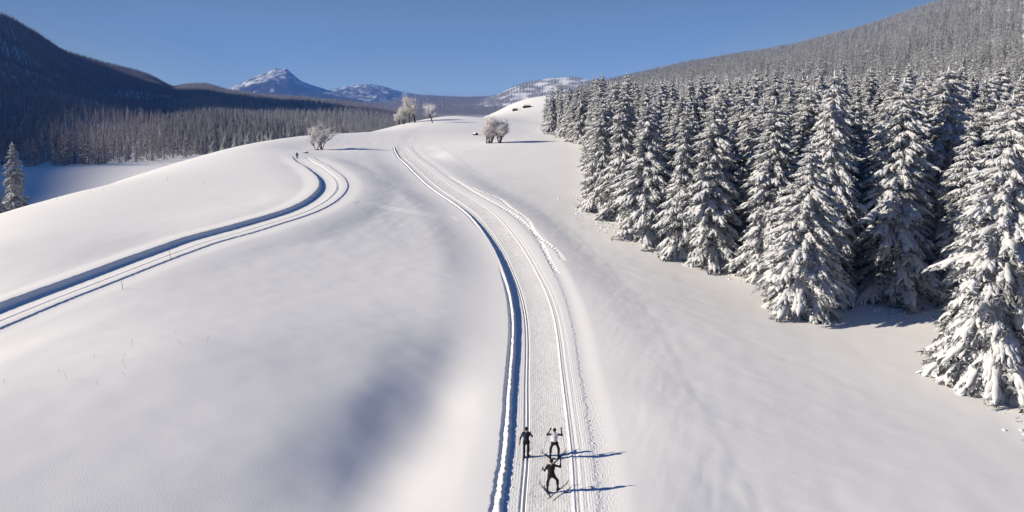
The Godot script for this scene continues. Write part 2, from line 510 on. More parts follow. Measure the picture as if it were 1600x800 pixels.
# one snow-laden bough of unit length along +x: its cushion of snow and its hanging needle sprays
func bough(seed_: int, quality: int, hoar := 1.0) -> Array:
	var r := RandomNumberGenerator.new()
	r.seed = seed_
	var snow := Soup.new()
	var green := Soup.new()
	var twigs: Array = []      # [origin, yaw, length, width]
	twigs.append([Vector3.ZERO, r.randf_range(-0.08, 0.08), 1.0, 0.13])
	var sides: int = [9, 3, 0][quality]
	for k in sides:
		var s := 0.16 + 0.66 * (k + r.randf_range(0.0, 0.7)) / sides
		var sg := 1.0 if k % 2 == 0 else -1.0
		twigs.append([Vector3(s, -0.3 * s * s, 0.0), sg * r.randf_range(0.45, 0.95), (0.54 - 0.32 * s) * r.randf_range(0.75, 1.2), 0.1 - 0.03 * s])
	for tw in twigs:
		var o: Vector3 = tw[0]
		var yaw: float = tw[1]
		var ln: float = tw[2]
		var wd: float = tw[3]
		var first: bool = tw == twigs[0]
		var droop := r.randf_range(0.26, 0.36) if first else r.randf_range(0.28, 0.5)
		var dir := Vector3(cos(yaw), 0, sin(yaw))
		var rings: int = [12, 5, 4][quality] if first else [7, 4, 3][quality]
		var path := PackedVector3Array()
		var rw := PackedFloat32Array()
		var rh := PackedFloat32Array()
		for i in rings:
			var s := float(i) / (rings - 1)
			var p := o + dir * ln * s + Vector3(0, -droop * s * s * ln - (0.15 * s * ln if not first else 0.0), 0)
			p += Vector3(0, r.randf_range(-0.016, 0.016), r.randf_range(-0.02, 0.02))
			path.append(p + Vector3(0, wd * 0.32, 0))
			var q := pow(sin(PI * clampf(s * 0.84 + 0.12, 0.0, 1.0)), 0.6) * r.randf_range(0.6, 1.32)
			if i == rings - 1: q = 0.05
			rw.append(wd * q)
			rh.append(wd * 0.72 * q)
		snow.tube(path, rw, rh, [6, 5, 4][quality], 0.3, 0.28, r)
		var count: int = ([56, 16, 9][quality] if first else [24, 7, 0][quality])
		for i in count:
			var s := r.randf_range(0.02, 1.0)
			var p := o + dir * ln * s + Vector3(0, -droop * s * s * ln - (0.15 * s * ln if not first else 0.0), 0)
			var sg := 1.0 if r.randf() < 0.5 else -1.0
			var lat := Vector3(-dir.z, 0, dir.x) * sg
			var out := (lat * r.randf_range(0.35, 1.0) + dir * r.randf_range(0.0, 0.8) + Vector3(0, r.randf_range(-1.0, 0.12), 0)).normalized()
			var l: float = r.randf_range(0.09, 0.2) * (1.0 if first else 0.8) * [1.0, 1.3, 1.9][quality]
			var b: Vector3 = out.cross(Vector3(r.randf_range(-1, 1), r.randf_range(-1, 1), r.randf_range(-1, 1))).normalized() * l * r.randf_range(0.16, 0.28)
			green.flat(p - b, p + b, p + out * l)
			var frost := r.randf()
			var col := (Color(0.04, 0.042, 0.036) if hoar == 1.0 else Color(0.075, 0.047, 0.042)).lerp(Color(0.54, 0.555, 0.59) if hoar == 1.0 else Color(0.62, 0.5, 0.56), 0.05 if frost < 0.08 else (0.22 + (frost - 0.08) * 0.84) * hoar)
			if r.randf() < 0.03: col = Color(0.075, 0.058, 0.035)
			green.ink(col, 3)
	return [snow, green]

# [trunk, needles, snow] of a spruce that stands on the origin
func spruce(seed_: int, height: float, spread: float, boughs: Array, quality: int, laden: float) -> Array:
	var r := RandomNumberGenerator.new()
	r.seed = seed_
	var trunk := Soup.new()
	var green := Soup.new()
	var snow := Soup.new()
	var tp := PackedVector3Array()
	var tr := PackedFloat32Array()
	for i in 7:
		var s := i / 6.0
		tp.append(Vector3(r.randf_range(-0.04, 0.04) * height * 0.1 * s, height * (s * 0.99 - 0.03), r.randf_range(-0.04, 0.04) * height * 0.1 * s))
		tr.append(height * 0.0135 * (1.03 - s))
	trunk.tube(tp, tr, tr, 7 if quality == 0 else 4)
	var y := height * 0.035
	var turn := 0.0
	var gap: float = [0.027, 0.05, 0.085][quality]
	while y < height * 0.975:
		var s := y / height
		var here := spread * (pow(1.0 - s, 0.74) * 0.95 + 0.03) * (0.9 + 0.1 * sin(seed_ + s * 17.0))
		if s < 0.12: here *= 0.82 + 1.5 * s
		var count: int = [int(5.0 + 7.5 * (1.0 - s)), int(4.0 + 3.0 * (1.0 - s)), 5][quality]
		turn += r.randf_range(0.4, 1.2)
		for k in count:
			var yaw := turn + TAU * (k + r.randf_range(-0.3, 0.3)) / count
			var ln := here * r.randf_range(0.74, 1.12) * (1.0 + 0.16 * sin(yaw * 2.0 + seed_ + s * 9.0) + 0.1 * sin(yaw * 5.0 - s * 23.0))
			if r.randf() < 0.06: ln *= 0.55
			var tilt := lerpf(-0.42, 0.36, pow(s, 1.8)) + r.randf_range(-0.13, 0.13) - 0.12 * laden
			var thick := 0.35 + 0.8 * pow(ln, 0.62)
			thick = minf(thick, ln * 1.5)
			if quality > 0: thick *= 1.25
			var turned := Basis(Vector3.UP, yaw) * Basis(Vector3.BACK, tilt)
			var b := turned * Basis.from_scale(Vector3(ln, thick, thick * r.randf_range(0.8, 1.2)))
			var at := Vector3(0, y + r.randf_range(-0.4, 0.4) * gap * height, 0)
			var pick: Array = boughs[r.randi() % boughs.size()]
			green.add_tinted(pick[1], Transform3D(b, at), turned, r.randf_range(0.7, 1.3))
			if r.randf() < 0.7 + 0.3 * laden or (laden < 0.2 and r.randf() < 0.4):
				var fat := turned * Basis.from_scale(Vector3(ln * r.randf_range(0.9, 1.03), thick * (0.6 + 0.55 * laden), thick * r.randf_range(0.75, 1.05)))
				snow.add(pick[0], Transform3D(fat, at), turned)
		y += gap * height * lerpf(1.1, 0.8, s) * r.randf_range(0.85, 1.15)
	var ls := 1.0 if quality == 0 else 0.5
	var lead := PackedVector3Array([Vector3(0, height * 0.955, 0), Vector3(0, height * 0.985, 0), Vector3(0.03, height * 0.993, 0), Vector3(0.02, height * 1.0, 0)])
	var lr := PackedFloat32Array([0.07 * ls, 0.1 * ls, 0.07 * ls, 0.02])
	snow.tube(lead, lr, lr, 5, 1.0, 0.15, r)
	return [trunk, green, snow]

# a bare broad-leaved tree under hoar frost: [dark wood, frosted twigs]
func frosted_tree(seed_: int, height: float, spread: float, stems: int, weep: float, low: float, dense := 0) -> Array:
	var r := RandomNumberGenerator.new()
	r.seed = seed_
	var wood := Soup.new()
	var frost := Soup.new()
	var todo: Array = []
	for k in stems:
		var a := TAU * k / stems + r.randf_range(-0.3, 0.3)
		var lean := 0.0 if stems == 1 else r.randf_range(0.25, 0.5)
		todo.append([Vector3(cos(a), 0, sin(a)) * (0.0 if stems == 1 else 0.15), Vector3(cos(a) * lean, 1, sin(a) * lean).normalized(), height * (low if stems == 1 else low + 0.08), height * 0.022 / sqrt(stems) * 1.3, 0])
	while todo.size():
		var e: Array = todo.pop_back()
		var p: Vector3 = e[0]
		var dir: Vector3 = e[1]
		var ln: float = e[2]
		var rad: float = e[3]
		var level: int = e[4]
		var path := PackedVector3Array([p])
		var rr := PackedFloat32Array([rad])
		var bends := 3 if level < 3 else 2
		for i in bends:
			dir = (dir + Vector3(r.randf_range(-0.22, 0.22), r.randf_range(-0.12, 0.14) - (weep * 0.3 if level > 2 else 0.0), r.randf_range(-0.22, 0.22))).normalized()
			p += dir * ln / bends
			path.append(p)
			rr.append(rad * lerpf(1.0, 0.55, (i + 1.0) / bends))
		if level < 2 or (level == 2 and r.randf() < 0.5): wood.tube(path, rr, rr, 5)
		else: frost.tube(path, rr, rr, 3)
		if level >= 4: continue
		var kids: int = [6, 5, 4, 4][level] + (dense if level > 0 else 0)
		for k in kids:
			var s := r.randf_range(0.35, 1.0) if k else 1.0
			var at := path[0].lerp(path[path.size() - 1], s) if bends == 1 else path[clampi(int(s * bends), 0, bends - 1)].lerp(path[clampi(int(s * bends) + 1, 1, bends)], s * bends - clampi(int(s * bends), 0, bends - 1))
			var a := r.randf() * TAU
			var wide := spread / height
			var side := Vector3(cos(a) * wide * 1.5, r.randf_range(0.0, 0.7) - (weep if level > 1 else 0.0), sin(a) * wide * 1.5)
			var nd := (dir * 0.75 + side * 0.85).normalized()
			var centre := Vector3(at.x, 0, at.z)
			if centre.length() > spread * 1.1: nd = (nd - centre.normalized() * 0.4).normalized()
			todo.append([at, nd, ln * r.randf_range(0.42, 0.86), maxf(rad * 0.55, 0.015), level + 1])
		if level >= 1 and level < 4:
			for k in [0, 4, 3, 2][level]:
				var s := r.randf_range(0.15, 0.95) * bends
				var i := clampi(int(s), 0, bends - 1)
				var at := path[i].lerp(path[i + 1], s - i)
				var a := r.randf() * TAU
				var nd := (dir * 0.3 + Vector3(cos(a), r.randf_range(-0.3, 0.7) - weep, sin(a))).normalized()
				todo.append([at, nd, height * r.randf_range(0.06, 0.13), 0.018, 4])
	return [wood, frost]

# ---------------------------------------------------------------- hills: a skin from a foot line up to a ridge line and over it
func polyline(pts: Array, u: float) -> Vector3:
	var f := clampf(u, 0.0, 1.0) * (pts.size() - 1)
	var i := mini(int(f), pts.size() - 2)
	var p0: Vector3 = pts[maxi(i - 1, 0)]
	var p3: Vector3 = pts[mini(i + 2, pts.size() - 1)]
	var a: Vector3 = pts[i]
	var b: Vector3 = pts[i + 1]
	var t := f - i
	return a.lerp(b, t).lerp(a.cubic_interpolate(b, p0, p3, t), 0.6)

class Hill:
	var p := PackedVector3Array()
	var nu := 0
	var nv := 0

func hill(called: String, foot: Array, ridge: Array, nu: int, nv: int, curve: float, rough: float, grain: float, seed_: int, m: Material, back := 0.4) -> Hill:
	var h := Hill.new()
	var n := noise(seed_, 1.0 / grain, 4)
	var extra := maxi(3, int(nv * back))
	h.nu = nu
	h.nv = nv
	var all := nv + extra
	for j in all + 1:
		var t := float(j) / nv
		for i in nu + 1:
			var a := polyline(foot, float(i) / nu)
			var b := polyline(ridge, float(i) / nu)
			var q: Vector3
			if t <= 1.0:
				q = a.lerp(b, t)
				q.y = lerpf(a.y, b.y, pow(t, curve))
			else:
				q = b + (b - a) * (t - 1.0)
				q.y = b.y - maxf(b.y - a.y + 20.0, 40.0) * (t - 1.0) * 1.3 - 3.0 * (t - 1.0)
			var w := sin(PI * clampf(t, 0.0, 1.0)) * 0.9 + 0.1
			q.y += n.get_noise_2d(q.x, q.z) * rough * w
			h.p.append(q)
	var idx := PackedInt32Array()
	var nrm := PackedVector3Array()
	var wd := nu + 1
	for j in all + 1:
		for i in wd:
			var du := h.p[j * wd + mini(i + 1, nu)] - h.p[j * wd + maxi(i - 1, 0)]
			var dv := h.p[mini(j + 1, all) * wd + i] - h.p[maxi(j - 1, 0) * wd + i]
			var f := du.cross(dv).normalized()
			nrm.append(f if f.y > 0.0 else -f)
	for j in all:
		for i in nu:
			var o := j * wd + i
			for q in [[o, o + wd, o + 1], [o + 1, o + wd, o + wd + 1]]:
				var f := (h.p[q[1]] - h.p[q[0]]).cross(h.p[q[2]] - h.p[q[0]])
				if f.y > 0.0: idx.append_array(PackedInt32Array([q[0], q[2], q[1]]))
				else: idx.append_array(PackedInt32Array([q[0], q[1], q[2]]))
	tag(obj(called, array_mesh(h.p, nrm, PackedColorArray(), PackedVector2Array(), idx), m), "", "", "", "structure")
	return h

# trees all over a hill: density per square metre, clearings where the noise is low
func forest(called: String, label: String, h: Hill, trees: Array, density: float, tall: Vector2, v0: float, v1: float, seed_: int, clear := -1.0, shade := Vector2(0.75, 1.15)) -> int:
	var r := RandomNumberGenerator.new()
	r.seed = seed_
	var n := noise(seed_ + 50, 1.0 / 160.0, 3)
	var put: Array = []
	for t in trees: put.append([])
	var wd := h.nu + 1
	var total := 0
	for j in range(int(v0 * h.nv), int(v1 * h.nv)):
		for i in h.nu:
			var a := h.p[j * wd + i]
			var b := h.p[j * wd + i + 1]
			var c := h.p[(j + 1) * wd + i]
			var d := h.p[(j + 1) * wd + i + 1]
			if not (in_view(a, 0.06) or in_view(d, 0.06)): continue
			var area := (b - a).cross(c - a).length() * 0.5 + (d - b).cross(d - c).length() * 0.5
			var want := area * density
			var k := int(want) + (1 if r.randf() < want - int(want) else 0)
			for q in k:
				var p := a.lerp(b, r.randf()).lerp(c.lerp(d, r.randf()), r.randf())
				var m := n.get_noise_2d(p.x, p.z)
				if m < clear: continue
				var s := r.randf_range(tall.x, tall.y) * (0.85 + 0.35 * absf(m))
				put[r.randi() % trees.size()].append([p - Vector3(0, 0.3, 0), s, r.randf() * TAU, r.randf_range(shade.x, shade.y)])
				total += 1
	for k in trees.size():
		scatter(called, label, trees[k], put[k])
	return total

func scatter(called: String, label: String, mesh: Mesh, put: Array) -> void:
	if put.is_empty(): return
	var mm := MultiMesh.new()
	mm.transform_format = MultiMesh.TRANSFORM_3D
	mm.use_colors = true
	mm.mesh = mesh
	mm.instance_count = put.size()
	for i in put.size():
		var e: Array = put[i]
		var s: float = e[1]
		mm.set_instance_transform(i, Transform3D(Basis(Vector3.UP, e[2]).scaled(Vector3(s, s, s)), e[0]))
		var g: float = e[3]
		mm.set_instance_color(i, Color(g, g, g))
	var o := MultiMeshInstance3D.new()
	o.name = numbered(called)
	o.multimesh = mm
	add_child(o, true)
	tag(o, label, "forest", "", "stuff")

# ---------------------------------------------------------------- the place
func _ready() -> void:
	rng.seed = 11
	# camera, sky, sun, exposure
	var cam := Camera3D.new()
	cam.name = "camera"
	add_child(cam)
	cam.position = EYE
	cam.rotation.x = -pitch
	cam.projection = Camera3D.PROJECTION_FRUSTUM
	cam.near = 0.5
	cam.far = 14000.0
	cam.size = 800.0 / FOCAL * cam.near
	cam.frustum_offset = Vector2(0, -(400.0 - LENS_ROW) / FOCAL * cam.near)
	cam.current = true

	var sun := DirectionalLight3D.new()
	sun.name = "sun"
	add_child(sun)
	var el := deg_to_rad(23.0)
	var az := deg_to_rad(-4.0)        # a little behind due left
	sun.look_at_from_position(Vector3.ZERO, -Vector3(-cos(el) * cos(az), sin(el), -cos(el) * sin(az)))
	sun.light_energy = 1.6
	sun.light_color = Color(1.0, 0.955, 0.87)
	sun.light_angular_distance = 0.5
	sun.shadow_enabled = true

	var env := Environment.new()
	var sky := ProceduralSkyMaterial.new()
	sky.sky_top_color = Color(0.005, 0.034, 0.114).linear_to_srgb()
	sky.sky_horizon_color = Color(0.26, 0.375, 0.46).linear_to_srgb()
	sky.sky_curve = 0.075
	sky.ground_horizon_color = Color(0.25, 0.27, 0.32).linear_to_srgb()
	sky.ground_bottom_color = Color(0.25, 0.26, 0.3).linear_to_srgb()
	sky.sun_angle_max = 25.0
	sky.sun_curve = 0.05
	env.sky = Sky.new()
	env.sky.sky_material = sky
	env.background_mode = Environment.BG_SKY
	env.tonemap_mode = Environment.TONE_MAPPER_LINEAR
	env.tonemap_exposure = 1.69
	env.fog_enabled = true
	env.fog_density = 0.000085
	env.fog_light_color = Color(0.4, 0.62, 1.0)
	env.sdfgi_enabled = true
	env.ssao_enabled = true
	env.ssil_enabled = true
	var we := WorldEnvironment.new()
	we.name = "world"
	we.environment = env
	add_child(we)

	# materials
	var snow := mat(Color(0.81, 0.80, 0.805), 0.55)
	snow.uv1_triplanar = true
	snow.uv1_world_triplanar = true
	snow.uv1_scale = Vector3.ONE * 0.37
	snow.heightmap_enabled = true
	snow.heightmap_texture = noise_tex(21, 0.05, 512)
	snow.heightmap_scale = 0.7
	var groomed := mat(Color(0.81, 0.80, 0.805), 0.5)
	groomed.heightmap_enabled = true
	groomed.heightmap_texture = groomed_relief(true)
	groomed.heightmap_scale = 4.0
	var groomed_side := mat(Color(0.81, 0.80, 0.805), 0.5)
	groomed_side.heightmap_enabled = true
	groomed_side.heightmap_texture = groomed_relief(false)
	groomed_side.heightmap_scale = 2.0
	var hill_snow := mat(Color(0.72, 0.72, 0.74), 0.8)
	var bark := mat(Color(0.05, 0.038, 0.028), 0.9)
	var needles := mat(Color(1, 1, 1), 0.85)
	needles.vertex_color_use_as_albedo = true
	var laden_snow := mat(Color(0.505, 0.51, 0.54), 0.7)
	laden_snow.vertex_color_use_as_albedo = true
	var crag := mat(Color(1, 1, 1), 0.9)
	var crag_tex := noise_tex(31, 0.012, 512)
	crag_tex.color_ramp = Gradient.new()
	crag_tex.color_ramp.offsets = PackedFloat32Array([0.0, 0.47, 0.6, 1.0])
	crag_tex.color_ramp.colors = PackedColorArray([Color(0.30, 0.30, 0.32), Color(0.36, 0.36, 0.38), Color(0.86, 0.86, 0.87), Color(0.9, 0.9, 0.9)])
	crag.albedo_texture = crag_tex
	crag.uv1_triplanar = true
	crag.uv1_world_triplanar = true
	crag.uv1_scale = Vector3(0.0016, 0.004, 0.0016)

	fit_land()
	snow_field(snow, groomed, groomed_side)

	# hills
	var left_ridge := [Vector3(-1750, 715, 100), Vector3(-1735, 642, -250), Vector3(-1740, 600, -430), Vector3(-1765, 590, -660), Vector3(-1850, 660, -1000), Vector3(-2100, 790, -1400), Vector3(-2230, 750, -1700), Vector3(-2030, 570, -1950), Vector3(-1760, 405, -2080), Vector3(-1511, 259, -2200), Vector3(-1614, 237, -2500), Vector3(-1693, 186, -2800), Vector3(-1717, 149, -3200), Vector3(-1680, 117, -3400), Vector3(-1657, 59, -3600), Vector3(-1718, -1, -4200)]
	var left_foot := [Vector3(-300, -13.6, 250), Vector3(-290, -13.6, -100), Vector3(-270, -13.6, -180), Vector3(-248, -13.6, -240), Vector3(-230, -13.6, -280), Vector3(-216, -13.6, -312), Vector3(-206, -13.6, -328), Vector3(-198, -14.1, -345), Vector3(-192, -14.6, -368), Vector3(-188, -15.1, -395), Vector3(-184, -15.6, -425), Vector3(-184, -16.6, -470), Vector3(-190, -16.6, -530), Vector3(-205, -16.6, -610), Vector3(-225, -16.6, -700), Vector3(-250, -16.6, -800)]
	var left_hill := hill("mountain", left_foot, left_ridge, 130, 60, 1.9, 26.0, 420.0, 61, hill_snow)
	var plain_ridge := [Vector3(-1864, 40, -3900), Vector3(-1655, 70, -3700), Vector3(-1500, 74, -3600), Vector3(-1329, 47, -3400), Vector3(-1043, 22, -3000), Vector3(-877, 13, -2800), Vector3(-653, 4, -2500), Vector3(-481, -10, -2300), Vector3(-314, -29, -2000), Vector3(-199, -40, -1900), Vector3(-66, -45, -1900), Vector3(116, -40, -1900)]
	var plain_foot := []
	for p in plain_ridge: plain_foot.append(Vector3(p.x * 0.125, -16.0, p.z * 0.125))
	var plain := hill("hill", plain_foot, plain_ridge, 80, 70, 1.0, 10.0, 300.0, 62, hill_snow)
	var right_ridge := [Vector3(1500, 560, -500), Vector3(1250, 400, -1150), Vector3(1092, 277, -1600), Vector3(1059, 241, -1900), Vector3(1018, 208, -2150), Vector3(932, 177, -2400), Vector3(770, 152, -2700), Vector3(537, 105, -3100), Vector3(384, 68, -3400), Vector3(257, 22, -3700), Vector3(68, -28, -3900)]
	var right_foot := [Vector3(180, 3, -30), Vector3(175, 6, -150), Vector3(175, 13, -250), Vector3(170, 18, -330), Vector3(160, 24, -430), Vector3(120, 20, -520), Vector3(100, 14, -600), Vector3(90, 8, -700), Vector3(85, 0, -800), Vector3(80, -5, -900), Vector3(70, -10, -1000)]
	var right_hill := hill("hill", right_foot, right_ridge, 90, 60, 1.1, 20.0, 350.0, 63, hill_snow)
	var blue_ridge := [Vector3(-1500, -60, -6000), Vector3(-1045, -34, -6000), Vector3(-783, 18, -6000), Vector3(-522, 8, -6000), Vector3(-339, 3, -6000), Vector3(-209, 8, -6000), Vector3(0, 8, -6000), Vector3(522, 8, -6000)]
	var blue := hill("hill", ahead(blue_ridge, 0.5, -60), blue_ridge, 60, 30, 1.1, 14.0, 500.0, 64, hill_snow)
	var fleck_ridge := [Vector3(-230, -30, -4600), Vector3(-140, 12, -4600), Vector3(-78, 32, -4500), Vector3(0, 71, -4500), Vector3(117, 105, -4500), Vector3(215, 125, -4500), Vector3(344, 130, -4400), Vector3(448, 116, -4300), Vector3(560, 94, -4300)]
	var fleck := hill("hill", ahead(fleck_ridge, 0.75, -50), fleck_ridge, 50, 26, 1.2, 16.0, 200.0, 65, hill_snow)
	var peak_ridge := [Vector3(-3700, -90, -8300), Vector3(-3354, 6, -8200), Vector3(-3023, 124, -8000), Vector3(-2811, 220, -8000), Vector3(-2635, 282, -8000), Vector3(-2578, 316, -8000), Vector3(-2516, 309, -8000), Vector3(-2447, 316, -8000), Vector3(-2372, 254, -8000), Vector3(-2291, 186, -8000), Vector3(-2085, 110, -8000), Vector3(-1775, 27, -8000), Vector3(-1532, -22, -8000)]
	var peak := hill("mountain", ahead(peak_ridge, 0.86, -120), peak_ridge, 90, 40, 1.3, 46.0, 300.0, 66, crag)
	var second_ridge := [Vector3(-2700, 0, -9500), Vector3(-2478, 61, -9500), Vector3(-2270, 118, -9500), Vector3(-2063, 151, -9500), Vector3(-1873, 176, -9500), Vector3(-1651, 143, -9500), Vector3(-1486, 94, -9500), Vector3(-1239, 45, -9500), Vector3(-827, -21, -9500)]
	var second := hill("mountain", ahead(second_ridge, 0.86, -120), second_ridge, 70, 34, 1.2, 40.0, 380.0, 67, crag)

	# spruces
	var fine := []
	for k in 6: fine.append(bough(100 + k, 0))
	var plainer := []
	for k in 4: plainer.append(bough(200 + k, 1))
	var coarse := []
	for k in 3: coarse.append(bough(300 + k, 2))
	var dull := []
	for k in 3: dull.append(bough(320 + k, 2, 0.55))
	var kinds := []      # [trunk mesh, needle mesh, snow mesh] at a height of 20 m
	var specs := [[401, 7.0, 0.9], [402, 6.0, 0.8], [403, 5.3, 0.65], [404, 4.7, 0.75], [405, 6.8, 0.95], [406, 5.0, 0.4], [407, 5.6, 0.7], [408, 4.4, 0.9]]
	for s in specs: kinds.append(spruce(s[0], 20.0, s[1], fine, 0, s[2]))
	var kind_mesh := []
	for k in kinds: kind_mesh.append([k[0].mesh(), k[1].mesh(), k[2].mesh()])
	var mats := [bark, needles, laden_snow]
	var mid_mesh := []
	for s in [[411, 5.9, 0.8], [412, 5.2, 0.65], [413, 5.6, 0.9]]: mid_mesh.append(joined(spruce(s[0], 20.0, s[1], plainer, 1, s[2]), mats))
	var far_mesh := []
	for s in [[421, 5.2, 0.45], [422, 4.8, 0.4], [423, 5.6, 0.5]]: far_mesh.append(joined(spruce(s[0], 20.0, s[1], coarse, 2, s[2]), mats))
	var dark_mesh := []
	for s in [[431, 4.8, 0.0], [432, 4.3, 0.1], [433, 5.1, 0.05]]: dark_mesh.append(joined(spruce(s[0], 20.0, s[1], dull, 2, s[2]), mats))

	near_forest(kind_mesh, mats, mid_mesh)
	var n1 := forest("mountain_forest", "dark shaded spruce forest covering the steep mountainside", left_hill, dark_mesh, 0.026, Vector2(0.45, 0.85), 0.0, 1.0, 71)
	forest("valley_stand", "white frosted spruces standing in the valley behind the left snow crest", plain, mid_mesh, 0.021, Vector2(0.45, 0.8), 0.0, 0.15, 76, -1.0, Vector2(0.38, 0.85))
	var n2 := forest("valley_forest", "frosted spruce forest filling the valley behind the snow crest", plain, [far_mesh[0], dark_mesh[0], dark_mesh[1], far_mesh[1]], 0.024, Vector2(0.45, 0.8), 0.14, 1.0, 72)
	var n3 := forest("hillside_forest", "grey frosted spruce forest covering the sunlit hillside", right_hill, far_mesh, 0.028, Vector2(0.5, 1.1), 0.0, 1.0, 73, -0.5, Vector2(0.6, 1.05))
	var n4 := forest("distant_forest", "hazy forest on the low ridge under the blue sky", blue, dark_mesh, 0.012, Vector2(0.7, 1.0), 0.0, 1.0, 74)
	var n6 := forest("distant_forest", "dark forest on the lower slopes of the pointed white peak", peak, [dark_mesh[0]], 0.03, Vector2(0.9, 1.5), 0.0, 0.78, 77, -0.35, Vector2(0.5, 0.8))
	forest("distant_forest", "dark forest patches on the rounded mountain right of the peak", second, [dark_mesh[1]], 0.012, Vector2(0.9, 1.5), 0.0, 0.9, 78, 0.0, Vector2(0.5, 0.8))
	var n5 := forest("distant_forest", "frosted forest with snowy clearings on the far knoll", fleck, far_mesh, 0.02, Vector2(0.6, 0.9), 0.0, 1.0, 75, -0.05)
	details(bark, kind_mesh, mats)
	skiers()
	print("trees ", n1, " ", n2, " ", n3, " ", n4, " ", n5, " ", n6)

func ahead(ridge: Array, k: float, y: float) -> Array:
	var a := []
	for p in ridge: a.append(Vector3(p.x * k, y, p.z * k))
	return a

func joined(parts: Array, mats: Array) -> ArrayMesh:
	var m := ArrayMesh.new()
	for i in 3:
		parts[i].mesh(m)
		m.surface_set_material(m.get_surface_count() - 1, mats[i])
	return m

# relief of the groomed snow: combed lines along the trail, skating strokes in the lane
func groomed_relief(skated: bool) -> ImageTexture:
	var w := 1024
	var h := 512
	var data := PackedByteArray()
	data.resize(w * h)
	var n := noise(44, 0.11, 3)
	for y in h:
		for x in w:
			var t := (x + 0.5) / w * 10.0 - 5.0
			var g := 128.0 + 46.0 * n.get_noise_2d(x * 0.6, y * 0.35)
			if absf(t) < 2.25: g += 16.0 * sin(t * TAU / 0.14)
			data[y * w + x] = clampi(int(g), 0, 255)
	if skated:
		var r := RandomNumberGenerator.new()
		r.seed = 8
		for k in 420:
			var sg := 1.0 if r.randf() < 0.5 else -1.0
			var x0 := (r.randf_range(-0.15, 0.85) * sg - 0.05 + 5.0) / 10.0 * w
			var y0 := r.randf() * h
			var ln := r.randi_range(25, 70)
			var lean := r.randf_range(0.28, 0.5)
			for s in ln:
				var x := int(x0 + sg * s * lean * w / 10.0 * 8.0 / h)
				var y := posmod(int(y0 + s), h)
				for e in range(-1, 3):
					var xx := clampi(x + e, 0, w - 1)
					data[y * w + xx] = clampi(data[y * w + xx] + (-60 if e < 1 else 45), 0, 255)
	var im := Image.create_from_data(w, h, false, Image.FORMAT_L8, data)
	return ImageTexture.create_from_image(im)

var spots: Array[Vector2] = []
func clear_of(x: float, z: float, gap: float) -> bool:
	for p in spots:
		if absf(p.x - x) < gap and absf(p.y - z) < gap and (p.x - x) * (p.x - x) + (p.y - z) * (p.y - z) < gap * gap: return false
	return true

func plant(kind: Array, mats: Array, at: Vector3, tall: float, wide: float, turn: float, label: String, group: String) -> Node3D:
	var o := thing("spruce_tree", at, turn)
	tag(o, label, "spruce tree", group)
	o.rotation.x = rng.randf_range(-0.02, 0.02)
	o.rotation.z = rng.randf_range(-0.02, 0.02)
	for i in 3:
		var part := obj(["trunk", "crown", "snow_load"][i], kind[i], mats[i], o)
		part.scale = Vector3(tall / 20.0 * wide, tall / 20.0, tall / 20.0 * wide)
	spots.append(Vector2(at.x, at.z))
	return o

var forest_line := PackedVector2Array([Vector2(30, 40), Vector2(45, 37), Vector2(52, 42), Vector2(58, 50), Vector2(66, 48), Vector2(72, 40), Vector2(76, 36), Vector2(88, 25), Vector2(97, 18.5), Vector2(112, 14), Vector2(150, 17), Vector2(185, 18.5), Vector2(215, 15), Vector2(255, 10.5), Vector2(300, 22), Vector2(380, 40), Vector2(470, 60)])

